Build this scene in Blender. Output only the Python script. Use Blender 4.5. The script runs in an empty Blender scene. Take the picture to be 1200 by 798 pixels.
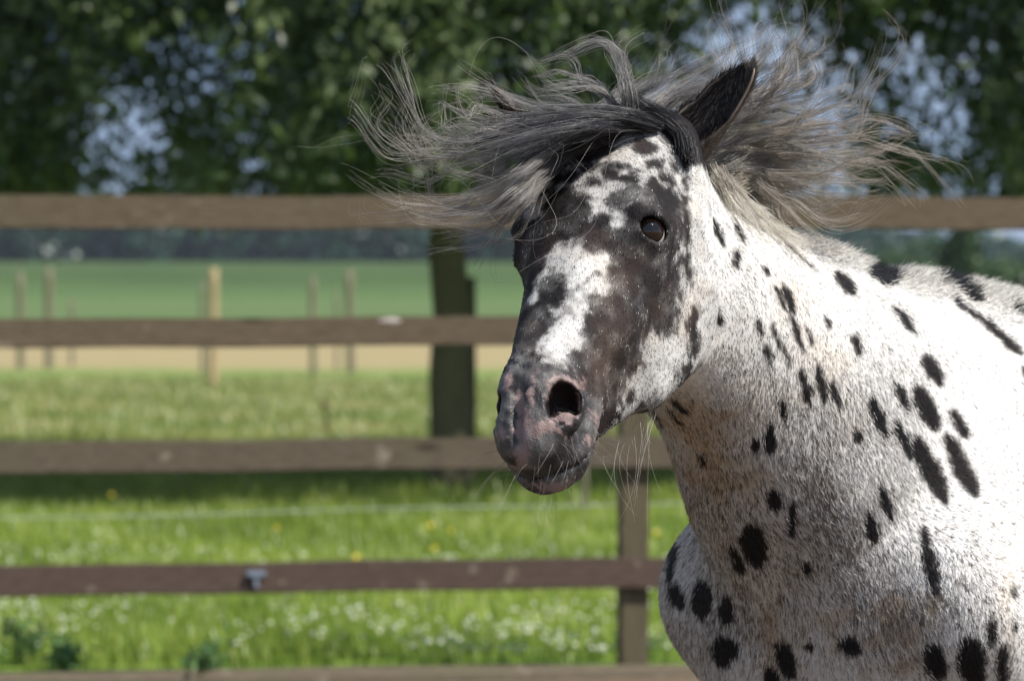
import bpy, bmesh, math, random
import numpy as np
from mathutils import Vector, Matrix

scene = bpy.context.scene
C = scene.collection
rng = np.random.default_rng(7)
random.seed(7)

# ------------------------------------------------------------------ camera
FPX, CAMZ, HORIZ = 4000.0, 1.6, 310.0          # photo pixels (1200 wide)
PITCH = math.atan((399.0 - HORIZ) / FPX)
cam_d = bpy.data.cameras.new('camera')
cam = bpy.data.objects.new('camera', cam_d); C.objects.link(cam)
cam.location = (0, 0, CAMZ)
cam.rotation_euler = (math.pi / 2 - PITCH, 0, 0)
cam_d.sensor_width = 36.0
cam_d.lens = 120.0
cam_d.clip_start = 0.1
cam_d.clip_end = 9000.0
cam_d.dof.use_dof = True
cam_d.dof.focus_distance = 4.55
cam_d.dof.aperture_fstop = 6.3
scene.camera = cam

def ray(px, py):
    """direction through photo pixel, scaled so its y is 1"""
    x = (px - 600.0) / FPX; z = -(py - 399.0) / FPX
    c, s = math.cos(PITCH), math.sin(PITCH)
    v = np.array([x, c + z * s, -s + z * c])
    return v / v[1]
def at(px, py, Y):
    v = ray(px, py); return np.array([0, 0, CAMZ]) + v * Y
def project(P):
    """world points (n,3) -> photo pixels"""
    c, s = math.cos(PITCH), math.sin(PITCH)
    y = P[:, 1]; z = P[:, 2] - CAMZ
    d = y * c - z * s; h = y * s + z * c
    return 600 + FPX * P[:, 0] / d, 399 - FPX * h / d

# ------------------------------------------------------------------ light
SUN = Vector((0.57, -0.36, 0.76)).normalized()
elev = math.asin(SUN.z); azim = math.atan2(SUN.x, SUN.y)
world = bpy.data.worlds.new('World'); scene.world = world
world.use_nodes = True
wn = world.node_tree.nodes; wl = world.node_tree.links
sky = wn.new('ShaderNodeTexSky'); sky.sky_type = 'NISHITA'
sky.sun_disc = False; sky.sun_elevation = elev; sky.sun_rotation = azim
sky.air_density = 1.0; sky.dust_density = 0.2; sky.ozone_density = 1.6
tc = wn.new('ShaderNodeTexCoord'); vm = wn.new('ShaderNodeVectorMath'); vm.operation = 'ADD'; vm.inputs[1].default_value = (0, 0, .30)
vm2 = wn.new('ShaderNodeVectorMath'); vm2.operation = 'NORMALIZE'
wl.new(tc.outputs['Generated'], vm.inputs[0]); wl.new(vm.outputs[0], vm2.inputs[0]); wl.new(vm2.outputs[0], sky.inputs[0])
cn = wn.new('ShaderNodeTexNoise'); cn.inputs['Scale'].default_value = 3.2; cn.inputs['Detail'].default_value = 6
cmp_ = wn.new('ShaderNodeMapping'); cmp_.inputs['Scale'].default_value = (1, 1, 3.5); wl.new(tc.outputs['Generated'], cmp_.inputs[0]); wl.new(cmp_.outputs[0], cn.inputs['Vector'])
cr = wn.new('ShaderNodeMapRange'); cr.inputs[1].default_value = .36; cr.inputs[2].default_value = .62; cr.inputs[4].default_value = .88; wl.new(cn.outputs[0], cr.inputs[0])
cm = wn.new('ShaderNodeMix'); cm.data_type = 'RGBA'; wl.new(cr.outputs[0], cm.inputs[0]); wl.new(sky.outputs[0], cm.inputs[6]); cm.inputs[7].default_value = (5.4, 6.3, 7.8, 1)
wl.new(cm.outputs[2], wn['Background'].inputs[0])
wn['Background'].inputs[1].default_value = 0.095
sun_d = bpy.data.lights.new('sun', 'SUN'); sun_d.energy = 5.0
sun_d.angle = math.radians(0.5); sun_d.color = (1.0, 0.955, 0.88)
sun = bpy.data.objects.new('sun', sun_d); C.objects.link(sun)
sun.rotation_euler = SUN.to_track_quat('Z', 'Y').to_euler()
sun.location = (4, -4, 9)
scene.view_settings.view_transform = 'Standard'
scene.view_settings.look = 'None'
scene.view_settings.exposure = 0.42
scene.view_settings.gamma = 1.0
# ------------------------------------------------------------------ helpers
def mesh_np(name, V, F, mats=(), parent=None, smooth=True, loc=None, kind=None):
    me = bpy.data.meshes.new(name)
    V = np.array(V, np.float32); F = np.asarray(F)
    if loc is not None: V = V - np.asarray(loc, np.float32)
    me.vertices.add(len(V)); me.vertices.foreach_set('co', V.ravel())
    n = F.shape[1]
    me.loops.add(F.size); me.loops.foreach_set('vertex_index', F.ravel().astype(np.int32))
    me.polygons.add(len(F)); me.polygons.foreach_set('loop_start', (np.arange(len(F)) * n).astype(np.int32))
    me.polygons.foreach_set('loop_total', np.full(len(F), n, np.int32))
    me.update(calc_edges=True)
    if smooth: me.polygons.foreach_set('use_smooth', np.ones(len(me.polygons), bool))
    for m in mats: me.materials.append(m)
    o = bpy.data.objects.new(name, me); C.objects.link(o)
    if parent is not None: o.parent = parent
    if kind: o['kind'] = kind
    return o
def empty(name, loc, label=None, cat=None, group=None):
    o = bpy.data.objects.new(name, None); C.objects.link(o); o.location = loc
    o.empty_display_size = .2
    return tag(o, label, cat, group)
def tag(o, label=None, cat=None, group=None):
    if label: o['label'] = label
    if cat: o['category'] = cat
    if group: o['group'] = group
    return o
def box_arr(c, sx, sy, sz, ex=(1, 0, 0), ey=(0, 1, 0), bev=.004, seed=0, seg=1):
    """bevelled box: verts, quads (as bmesh for the caller)"""
    bm = bmesh.new()
    bmesh.ops.create_cube(bm, size=1)
    bmesh.ops.scale(bm, vec=(sx, sy, sz), verts=bm.verts)
    if seg > 1:
        ed = [e for e in bm.edges if abs((e.verts[0].co - e.verts[1].co).normalized().x) > .9]
        bmesh.ops.subdivide_edges(bm, edges=ed, cuts=seg, use_grid_fill=True)
    bmesh.ops.bevel(bm, geom=[e for e in bm.edges if e.calc_face_angle(0) > .5], offset=bev, segments=2, affect='EDGES')
    r = random.Random(seed)
    if seg > 1:
        ph = r.random() * 9
        for v in bm.verts:
            v.co.z += .004 * math.sin(v.co.x * 1.9 + ph) + .002 * math.sin(v.co.x * 7 + ph) + r.uniform(-.0008, .0008)
            v.co.y += .003 * math.sin(v.co.x * 1.3 + ph * 2)
    M = Matrix((Vector(ex), Vector(ey), Vector((0, 0, 1)))).transposed()
    for v in bm.verts: v.co = M @ v.co + Vector(c)
    return bm
def obj(name, bm, mat, parent=None, smooth=False, kind=None):
    me = bpy.data.meshes.new(name); bm.to_mesh(me); bm.free()
    if mat: me.materials.append(mat)
    if smooth: me.polygons.foreach_set('use_smooth', np.ones(len(me.polygons), bool))
    o = bpy.data.objects.new(name, me); C.objects.link(o)
    if parent is not None:
        o.parent = parent
        me.transform(Matrix.Translation(-parent.location))
    if kind: o['kind'] = kind
    return o

class NT:
    """small node-tree writer"""
    def __init__(s, name):
        s.m = bpy.data.materials.new(name); s.m.use_nodes = True
        s.n = s.m.node_tree.nodes; s.l = s.m.node_tree.links
        s.b = s.n['Principled BSDF']; s.out = s.n['Material Output']
    def node(s, t, ins={}, **kw):
        x = s.n.new(t)
        for k, v in kw.items(): setattr(x, k, v)
        for k, v in ins.items(): s.set(x.inputs[k], v)
        return x
    def set(s, i, v):
        if hasattr(v, 'is_output'): s.l.new(v, i)
        elif isinstance(v, (int, float)) and hasattr(i.default_value, '__len__'): i.default_value = [v] * len(i.default_value)
        else: i.default_value = v if not isinstance(v, tuple) or len(v) != 3 or len(i.default_value) == 3 else (*v, 1)
    def math(s, op, a, b=0.0, c=0.0, clamp=False):
        x = s.n.new('ShaderNodeMath'); x.operation = op; x.use_clamp = clamp
        for i, v in enumerate((a, b, c)): s.set(x.inputs[i], v)
        return x.outputs[0]
    def mix(s, f, a, b):
        x = s.n.new('ShaderNodeMix'); x.data_type = 'RGBA'
        s.set(x.inputs[0], f); s.set(x.inputs[6], a); s.set(x.inputs[7], b)
        return x.outputs[2]
    def noise(s, vec, scale, detail=3, rough=.5, sc=None):
        if sc is not None:
            mp = s.n.new('ShaderNodeMapping'); s.l.new(vec, mp.inputs[0]); mp.inputs['Scale'].default_value = sc; vec = mp.outputs[0]
        x = s.n.new('ShaderNodeTexNoise'); s.l.new(vec, x.inputs['Vector'])
        x.inputs['Scale'].default_value = scale; x.inputs['Detail'].default_value = detail; x.inputs['Roughness'].default_value = rough
        return x.outputs[0]
    def ramp(s, f, lo, hi):
        x = s.n.new('ShaderNodeMapRange'); x.interpolation_type = 'SMOOTHSTEP'
        s.set(x.inputs[0], f); x.inputs[1].default_value = lo; x.inputs[2].default_value = hi
        return x.outputs[0]
    def coord(s, w='Object'): return s.n.new('ShaderNodeTexCoord').outputs[w]
    def pos(s): return s.n.new('ShaderNodeNewGeometry').outputs['Position']
    def attr(s, name, out='Fac', typ='GEOMETRY'):
        x = s.n.new('ShaderNodeAttribute'); x.attribute_name = name; x.attribute_type = typ; return x.outputs[out]
    def bump(s, h, st, dist=.01):
        x = s.n.new('ShaderNodeBump'); s.l.new(h, x.inputs['Height']); x.inputs['Strength'].default_value = st; x.inputs['Distance'].default_value = dist
        s.l.new(x.outputs[0], s.b.inputs['Normal']); return x
    def fin(s, col, rough=.8, spec=.3):
        s.set(s.b.inputs['Base Color'], col); s.set(s.b.inputs['Roughness'], rough); s.set(s.b.inputs['Specular IOR Level'], spec)
        return s.m

def wood(name, c1, c2, moss=(.09, .085, .04), axis='x'):
    t = NT(name); p = t.pos()
    sc = (1.2, 22, 22) if axis == 'x' else (22, 22, 1.2)
    g = t.noise(p, 6, 6, .65, sc); b = t.noise(p, 2.2, 4, .6); f = t.noise(p, 90, 2, .5)
    col = t.mix(t.ramp(g, .3, .7), c1, c2)
    col = t.mix(t.math('MULTIPLY', t.ramp(b, .5, .75), .7), col, moss)
    v = t.n.new('ShaderNodeTexVoronoi'); mp = t.n.new('ShaderNodeMapping'); t.l.new(p, mp.inputs[0])
    mp.inputs['Scale'].default_value = (2.2, 1, 7) if axis == 'x' else (7, 7, 2); t.l.new(mp.outputs[0], v.inputs['Vector']); v.inputs['Scale'].default_value = 1.0
    kn = t.math('SUBTRACT', 1.0, t.ramp(v.outputs['Distance'], .05, .16))
    col = t.mix(t.math('MULTIPLY', kn, .75), col, (.028, .018, .013))
    pale = t.ramp(t.noise(p, 9, 3, .6), .62, .74)
    col = t.mix(t.math('MULTIPLY', pale, .6), col, (.30, .26, .20))
    t.bump(g, .6, .006)
    return t.fin(col, .85, .25)
M_rail = wood('weathered_wood', (.080, .060, .037), (.145, .112, .072))
M_rail_low = wood('dark_stained_wood', (.062, .042, .032), (.105, .074, .056), (.075, .05, .04))
M_rail_mid = wood('grey_green_wood', (.080, .064, .042), (.130, .105, .072), (.10, .095, .05))
M_post = wood('post_wood', (.075, .062, .036), (.120, .100, .060), axis='z')
M_stake = wood('pale_stake_wood', (.30, .22, .12), (.42, .33, .19), (.25, .2, .1), axis='z')
M_stake_grey = wood('grey_stake_wood', (.13, .12, .08), (.2, .18, .12), (.12, .12, .06), axis='z')
M_bark = wood('bark', (.10, .085, .045), (.17, .15, .085), (.06, .07, .03), axis='z')
def plain(name, col, rough=.5, metal=0.0, spec=.5):
    t = NT(name); t.b.inputs['Metallic'].default_value = metal
    return t.fin(t.mix(t.noise(t.pos(), 60, 3), tuple(c * .8 for c in col), tuple(min(1, c * 1.15) for c in col)), rough, spec)
def leafmat(name, c1, c2, trans=.35):
    t = NT(name)
    v = t.attr('shade')
    col = t.mix(v, c1, c2)
    tr = t.node('ShaderNodeBsdfTranslucent'); t.set(tr.inputs[0], t.mix(.5, col, (.12, .22, .03)))
    t.fin(col, .38, .5)
    mx = t.node('ShaderNodeMixShader', {0: trans}); t.l.new(t.b.outputs[0], mx.inputs[1]); t.l.new(tr.outputs[0], mx.inputs[2])
    t.l.new(mx.outputs[0], t.out.inputs[0])
    return t.m
M_leaf = leafmat('leaves', (.042, .074, .028), (.22, .27, .13), .45)
M_leaf_far = leafmat('far_leaves', (.014, .045, .030), (.030, .075, .042), .1)
M_leaf_hedge = leafmat('hedge_leaves', (.03, .06, .02), (.06, .11, .035), .2)
M_grass = leafmat('grass_blades', (.160, .225, .026), (.360, .420, .075), .35)
M_grass_dry = leafmat('dry_grass_blades', (.17, .24, .05), (.46, .40, .18), .3)
M_weed = leafmat('weed_leaves', (.08, .16, .05), (.15, .26, .09), .35)
M_flower = plain('white_clover_petals', (.60, .62, .48), .7)
M_yellow = plain('yellow_petals', (.75, .55, .04), .7)

# ------------------------------------------------------------------ ground
t = NT('meadow'); p = t.pos()
sep = t.n.new('ShaderNodeSeparateXYZ'); t.l.new(p, sep.inputs[0]); Y = sep.outputs[1]
n1 = t.noise(p, .25, 3, .55, (1, 2.5, 1)); n2 = t.noise(p, 3.0, 5, .6); n3 = t.noise(p, .9, 3, .6)
Yd = t.math('ADD', Y, t.math('MULTIPLY', t.math('SUBTRACT', n3, .5), 5.0))
near = t.mix(t.ramp(n2, .35, .68), (.10, .18, .022), (.22, .31, .05))
rough_ = t.mix(t.ramp(n2, .35, .65), (.15, .21, .050), (.36, .34, .14))
rough_ = t.mix(t.ramp(n1, .42, .62), rough_, (.14, .22, .045))
col = t.mix(t.ramp(Yd, 27, 31), near, rough_)
col = t.mix(t.ramp(Yd, 44, 47), col, t.mix(n2, (.12, .20, .04), (.20, .24, .07)))
tan_ = t.mix(n2, (.26, .205, .10), (.35, .29, .15))
col = t.mix(t.ramp(Yd, 51, 53.5), col, tan_)
col = t.mix(t.ramp(Y, 70, 73), col, t.mix(n1, (.080, .130, .042), (.115, .165, .058)))
mud = t.mix(n2, (.10, .075, .05), (.16, .12, .08))
col = t.mix(t.ramp(Y, 13.45, 13.2), col, mud)
t.bump(n2, .8, .05)
Mg = t.fin(col, .9, .15)
xs = np.concatenate([np.linspace(-2500, -40, 8), np.linspace(-30, 30, 61), np.linspace(40, 2500, 8)])
ys = np.concatenate([[-60, -20], np.linspace(0, 60, 81), np.geomspace(63, 5000, 30)])
GX, GY = np.meshgrid(xs, ys, indexing='ij')
GZ = .015 * np.sin(GX * 1.3) * np.cos(GY * .9) * (GY < 62) + np.clip((GY - 60) / 30, 0, 1) * -.02
GZ = GZ - np.clip((GY - 170) / 100, 0, 1) * .5
idx = np.arange(GX.size).reshape(GX.shape)
gf = np.stack([idx[:-1, :-1], idx[1:, :-1], idx[1:, 1:], idx[:-1, 1:]], -1).reshape(-1, 4)
mesh_np('ground', np.stack([GX, GY, GZ], -1).reshape(-1, 3), gf, (Mg,), kind='structure')
# crop field rising gently towards the wood
t = NT('crop'); p = t.pos(); n2 = t.noise(p, .05, 4, .6, (1, .35, 1))
t.bump(t.noise(p, 1.5, 3), .5, .3)
sep = t.n.new('ShaderNodeSeparateXYZ'); t.l.new(p, sep.inputs[0])
cc = t.mix(t.ramp(n2, .35, .65), (.045, .080, .022), (.068, .110, .030))
cc = t.mix(t.ramp(t.math('ADD', sep.outputs[1], t.math('MULTIPLY', n2, 30)), 222, 192), cc, (.078, .128, .045))
Mc = t.fin(cc, .9, .1)
xs = np.linspace(-900, 900, 60); ys = np.concatenate([[170, 170.6], np.geomspace(172, 520, 24)])
GX, GY = np.meshgrid(xs, ys, indexing='ij')
GZ = np.where(GY < 170.3, -.1, .25 + (GY - 170) / 280 * 1.7) + .05 * np.sin(GX * .05)
idx = np.arange(GX.size).reshape(GX.shape)
gf = np.stack([idx[:-1, :-1], idx[1:, :-1], idx[1:, 1:], idx[:-1, 1:]], -1).reshape(-1, 4)
mesh_np('crop_field', np.stack([GX, GY, GZ], -1).reshape(-1, 3), gf, (Mc,), kind='structure')

def blades(name, xr, yr, n, h, w, mat, label=None, seed=1, bend=.5):
    """grass: tapered blades, two quads each, frustum-shaped field"""
    r = np.random.default_rng(seed)
    y = yr[0] + (yr[1] - yr[0]) * r.random(n) ** .85
    x = (r.random(n) * 2 - 1) * (xr + .0 * y) * y / yr[1]
    hh = h * (.5 + r.random(n)); a = r.random(n) * 2 * np.pi
    d = np.stack([np.cos(a), np.sin(a), 0 * a], 1); s = np.stack([-np.sin(a), np.cos(a), 0 * a], 1) * w * (.6 + .8 * r.random(n))[:, None]
    P = np.stack([x, y, -.01 + 0 * x], 1); b = (bend * (.3 + r.random(n)) * hh)[:, None] * d
    up = np.stack([0 * hh, 0 * hh, hh], 1)
    V = np.stack([P - s, P + s, P + .55 * up + .3 * b + s * .8, P + .55 * up + .3 * b - s * .8, P + up + b + s * .1, P + up + b - s * .1], 1)
    k = np.arange(n)[:, None] * 6
    F = np.concatenate([k + [0, 1, 2, 3], k + [3, 2, 4, 5]], 0)
    o = mesh_np(name, V.reshape(-1, 3), F, (mat,), smooth=False, kind='stuff')
    at_ = o.data.attributes.new('shade', 'FLOAT', 'POINT'); sh = np.clip(r.random(n) * .7 + .3 * np.sin(x * 2.1 + np.sin(y * 1.3) * 2) , 0, 1)
    at_.data.foreach_set('value', np.repeat(sh, 6).astype(np.float32))
    if label: tag(o, label, 'grass')
    return o
blades('meadow_grass', 4.6, (13.5, 23.5), 70000, .075, .0035, M_grass, 'bright green short grass in the sunny strip behind the fence', 3)
blades('shaded_grass', 6.2, (22.5, 30), 36000, .12, .006, M_grass, 'deep green grass in the shade band under the tree', 5)
blades('rough_grass', 8.5, (28, 47), 52000, .095, .010, M_grass_dry, 'pale yellowish rough grass in the middle of the paddock', 4)
# clover heads: small six-sided puffs scattered in drifts
def puffs(name, pts, rad, mat, label):
    bm = bmesh.new(); bmesh.ops.create_icosphere(bm, subdivisions=1, radius=1)
    T = np.array([v.co[:] for v in bm.verts]); Fc = np.array([[v.index for v in f.verts] for f in bm.faces]); bm.free()
    n = len(pts); r = np.random.default_rng(9); sc = rad * (.6 + .8 * r.random(n))
    V = pts[:, None, :] + T[None] * sc[:, None, None] * np.array([1, 1, .8]); F = Fc[None] + (np.arange(n) * len(T))[:, None, None]
    o = mesh_np(name, V.reshape(-1, 3), F.reshape(-1, 3), (mat,), kind='stuff'); tag(o, label, 'flowers'); return o
r_ = np.random.default_rng(12); cy = 13.6 + 8.2 * r_.random(5200) ** 1.5; cx = (r_.random(5200) * 2 - 1) * .18 * cy
keep = (np.sin(cx * 2.3 + 1.0) + np.sin(cy * 1.9 + cx) + np.sin(cx * 5.1 - cy * 1.3) * .7 + r_.random(5200) * 1.6) > 1.0
cp = np.stack([cx, cy, .055 + .035 * r_.random(5200)], 1)[keep]
cp = cp[(cp[:, 1] < 18.5) | (np.arange(len(cp)) % 4 == 0)][::2]
puffs('clover_flowers', cp, .0095, M_flower, 'tiny white clover heads scattered through the near grass')
yl = np.stack([(r_.random(11) * 2 - 1) * 3.2, 15 + 7 * r_.random(11), .10 + .03 * r_.random(11)], 1)
puffs('yellow_flowers', yl, .014, M_yellow, 'few small yellow flowers standing in the green grass')

# ------------------------------------------------------------------ leaves
def leaf_mesh(name, P, size, mat, parent=None, seed=0, droop=.6, kind=None, loc=None, aspect=.42, shade=None, big=None):
    r = np.random.default_rng(seed); n = len(P)
    d = r.normal(size=(n, 3)); d[:, 2] -= droop * 1.6; d /= np.linalg.norm(d, axis=1)[:, None]
    q = r.normal(size=(n, 3)); s = np.cross(d, q); s /= np.linalg.norm(s, axis=1)[:, None]; nn = np.cross(d, s)
    L = (size * (.6 + .8 * r.random(n)))[:, None] * (1 if big is None else big[:, None]); Wd = L * aspect
    V = np.stack([P, P + d * L * .5 + s * Wd * .5 + nn * Wd * .12, P + d * L, P + d * L * .5 - s * Wd * .5 + nn * Wd * .12], 1)
    F = np.arange(n * 4).reshape(-1, 4)
    o = mesh_np(name, V.reshape(-1, 3), F, (mat,), parent, smooth=False, kind=kind, loc=loc)
    a = o.data.attributes.new('shade', 'FLOAT', 'POINT')
    sh = r.random(n) if shade is None else np.clip(shade + .25 * r.normal(size=n), 0, 1)
    a.data.foreach_set('value', np.repeat(sh, 4).astype(np.float32)); return o
def limb_mesh(name, lines, mat, parent, loc):
    """tapered tubes through polylines [(pts, r0, r1)]"""
    VV, FF, base = [], [], 0
    for pts, r0, r1 in lines:
        pts = np.array(pts, float); n = len(pts); k = 10
        tn = np.gradient(pts, axis=0); tn /= np.linalg.norm(tn, axis=1)[:, None]
        a = np.cross(tn, [.31, .2, .93]); m = np.linalg.norm(a, axis=1) < .2
        a[m] = np.cross(tn[m], [1, 0, 0]); a /= np.linalg.norm(a, axis=1)[:, None]; b = np.cross(tn, a)
        ra = np.linspace(r0, r1, n)
        ang = np.linspace(0, 2 * np.pi, k, endpoint=False)
        rr = ra[:, None] * (1 + .06 * np.sin(ang * 3 + np.arange(n)[:, None] * .7))
        V = pts[:, None] + rr[..., None] * (np.cos(ang)[None, :, None] * a[:, None] + np.sin(ang)[None, :, None] * b[:, None])
        i = base + np.arange(n * k).reshape(n, k)
        j = np.roll(i, -1, 1)
        FF.append(np.stack([i[:-1], j[:-1], j[1:], i[1:]], -1).reshape(-1, 4)); VV.append(V.reshape(-1, 3)); base += n * k
    return mesh_np(name, np.concatenate(VV), np.concatenate(FF), (mat,), parent, loc=loc)
def wander(a, b, n, amp, r):
    a, b = np.array(a, float), np.array(b, float); t_ = np.linspace(0, 1, n)[:, None]
    w = np.cumsum(r.normal(size=(n, 3)), 0) * amp / n ** .5; w -= w[0] + (w[-1] - w[0]) * t_
    return a + (b - a) * t_ + w
def make_tree(x, y, h, cr, trunk_r, low, nclus, label, seed, dens=None, group='trees in the row behind the fence', size=.105):
    r = np.random.default_rng(seed)
    root = empty('tree', (x, y, 0), label, 'tree', group)
    lines = [(wander((x, y, -.1), (x + r.uniform(-.2, .2), y, h * .8), 14, .12, r), trunk_r * 1.12, trunk_r * .3)]
    tips = []
    for i in range(16):
        z0 = r.uniform(1.9, h * .7); a = r.uniform(0, 2 * np.pi); L = cr * r.uniform(.55, .95) * (1 - .3 * z0 / h)
        e = (x + math.cos(a) * L, y + math.sin(a) * L, z0 + r.uniform(.3, 1.3))
        lines.append((wander((x, y, z0), e, 8, .25, r), trunk_r * .36, .012)); tips.append(e)
    limb_mesh('trunk', lines, M_bark, root, (x, y, 0))
    # drooping twigs with leaves along them
    N = nclus; rad = cr * np.sqrt(r.random(N)) ; ang = r.random(N) * 2 * np.pi
    zc = low + .25 + (h - low) * r.random(N) ** 1.2
    sh = np.clip(1.12 - ((zc - (low + (h - low) * .35)) / ((h - low) * .68)) ** 2, .1, 1) ** .5
    cxy = np.stack([x + rad * sh * np.cos(ang), y + rad * sh * np.sin(ang) * .8, zc], 1)
    if dens is not None:
        cxy = cxy[r.random(N) < dens(cxy)]; N = len(cxy)
    nl = 28; L = .3 + .5 * r.random(N)
    L = np.minimum(L, cxy[:, 2] - (low + .12 + .22 * np.sin(cxy[:, 0] * 2.1) * np.sin(cxy[:, 0] * .9 + 1)) )
    L = np.maximum(L, .12)
    dr = r.normal(size=(N, 3)) * .35; dr[:, 2] = -1; dr /= np.linalg.norm(dr, axis=1)[:, None]
    tt = r.random((N, nl))
    P = cxy[:, None] + dr[:, None] * (tt * L[:, None])[..., None] + r.normal(size=(N, nl, 3)) * .075
    shade = np.repeat(np.clip(.30 + .3 * r.normal(size=N) + .25 * np.sin(cxy[:, 0] * 2.3 + cxy[:, 2] * 3), 0, 1), nl)
    P = P.reshape(-1, 3)
    leaf_mesh('crown', P, size, M_leaf, root, seed, loc=(x, y, 0), shade=shade, big=np.where(P[:, 2] > 3.9, 2.4, 1.0))  # high leaves out of view oversized to deepen the shade on the ground
    return root
def holes(c):
    """thin places of the foliage, where sky shows between the boughs"""
    X, Yc, Z = c[:, 0], c[:, 1], c[:, 2]; k = Yc / 24.0
    X, Z = X / k, 1.6 + (Z - 1.6) / k
    w = np.ones(len(c))
    for hx, hz, rx, rz, s in ((-2.2, 3.25, .5, .3, .8), (-3.0, 2.45, .25, .25, .6), (.55, 2.75, .25, .35, .6), (3.1, 2.6, .35, .25, .8), (2.5, 2.15, .4, .2, .7), (-2.65, 2.75, .50, .50, .95), (-3.3, 3.1, .35, .5, .5), (-1.9, 2.6, .3, .35, .6), (-1.2, 2.95, .3, .4, .5), (1.75, 3.3, .95, .55, .97), (1.35, 3.0, .5, .35, .7), (2.15, 2.55, .45, .65, .97),
                           (2.9, 2.95, .45, .5, .75), (2.6, 3.3, .4, .3, .6), (.2, 3.1, .35, .35, .55), (.95, 2.9, .3, .3, .5), (3.4, 2.4, .2, .3, .4)):
        w *= 1 - min(1, s * 1.2) * np.exp(-(((X - hx) / (rx * .9)) ** 2 + ((Z - hz) / (rz * .9)) ** 2 + .35 * np.sin(X * 9 + hz * 5) * np.sin(Z * 11 + hx)).clip(0) ** 2.5)
    return w
make_tree(-.43, 23.9, 7.5, 3.6, .145, 2.05, 5600, 'leafy tree whose round trunk stands left of the horse', 21, holes)
make_tree(-6.3, 24.6, 8.0, 3.9, .17, 2.05, 4700, 'leafy tree overhanging the top left corner', 22, holes)
make_tree(5.6, 24.4, 8.0, 3.9, .17, 2.05, 4700, 'dark leafy tree overhanging the top right corner', 23, holes)
# tree shade also reaches in from trees of the same row outside the picture
# ------------------------------------------------------------------ far wood and hedge
r_ = np.random.default_rng(31)
def mass(xs_, Y0, Yj, hs, wd, per, size, seed, z0=0.0):
    r = np.random.default_rng(seed); out = []
    for x, h, w in zip(xs_, hs, wd):
        y = Y0 + r.uniform(-Yj, Yj)
        q = r.normal(size=(per, 3)); q /= np.linalg.norm(q, axis=1)[:, None]; q *= (.75 + .3 * r.random(per))[:, None]
        c = np.array([x, y, z0 + h * .52]); P = c + q * np.array([w, w, h * .52]); out.append(P)
        lobes = r.normal(size=(5, 3)) * np.array([w * .55, w * .5, h * .22]) + c
        for lb in lobes:
            q = r.normal(size=(per // 6, 3)); q /= np.linalg.norm(q, axis=1)[:, None]
            out.append(lb + q * w * .5)
    return np.concatenate(out)
N = 84; tx = np.linspace(-120, 75, N) + r_.normal(size=N) * 1.5
th = 8.6 + 1.6 * r_.random(N); th = th * np.where(tx > 58, .22, np.where(tx > 31, .44, np.where(tx > 25, .7, 1)))
P = mass(tx, 455, 8, th, 3.4 + 1.5 * r_.random(N), 420, .9, 5, 1.2)
tag(leaf_mesh('far_wood', P, 1.3, M_leaf_far, None, 6, .2, kind='stuff', aspect=.8), 'distant dark bluish wood along the far edge of the field', 'wood')
hx = np.array([11.5, 13.2, 15.3, 17.0, 18.6, 20.5, 23, 26, 29, 32, 36]); hh_ = np.array([1.9, 2.0, 2.9, 1.5, 1.45, 1.5, 1.4, 1.5, 1.6, 1.6, 2.0])
P = mass(hx, 118, 2, hh_, [1.5, 1.5, .6] + [1.5] * (len(hx) - 3), 900, .3, 8)
tag(leaf_mesh('hedge', P, .28, M_leaf_hedge, None, 9, .2, kind='stuff', aspect=.6), 'green hedge with a pointed bush seen under the top rail, right', 'hedge')

# ------------------------------------------------------------------ fence
FE = np.array([1, .11, 0]); FE /= np.linalg.norm(FE); FN = np.array([-FE[1], FE[0], 0])
F0 = np.array([0, 13.215, 0])
def fp(x, off=0, z=0): return F0 + FE * (x / FE[0]) + FN * off + np.array([0, 0, z])
fence = empty('paddock_fence', fp(.48), 'brown wooden post and rail fence behind the horse, four boards high', 'fence')
rails = [(1.802, .128, M_rail), (1.342, .112, M_rail), (.868, .122, M_rail_mid), (.398, .118, M_rail_low)]
for ri, (z, hgt, m) in enumerate(rails):
    for si, (a, b) in enumerate(((-8.6, -2.61), (-2.60, 3.39), (3.40, 9.4))):
        bm = box_arr(fp((a + b) / 2, 0, z), (b - a) / FE[0], .034, hgt, FE, FN, .005, ri * 7 + si, 40)
        obj('rail', bm, m, fence)
for px in (-8.6, -5.6, -2.6, .48, 3.4, 6.4, 9.4):
    bm = bmesh.new(); bmesh.ops.create_cube(bm, size=1); bmesh.ops.scale(bm, vec=(.112, .10, 2.2), verts=bm.verts)
    bmesh.ops.bevel(bm, geom=bm.edges[:], offset=.008, segments=2, affect='EDGES')
    Mx = Matrix((Vector(FE), Vector(FN), Vector((0, 0, 1)))).transposed()
    for v in bm.verts: v.co = Mx @ v.co + Vector(fp(px, .070, .80))
    obj('post', bm, M_post, fence)
# log lying along the foot of the fence
lg = [(wander(fp(-8.6, -.05, .0), fp(9.4, -.05, .0), 60, .012, np.random.default_rng(3)), .055, .05)]
lo = limb_mesh('ground_log', lg, M_rail_mid, None, fp(0)); lo.location = fp(0)
tag(lo, 'long rounded log lying along the foot of the fence', 'log')
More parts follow.
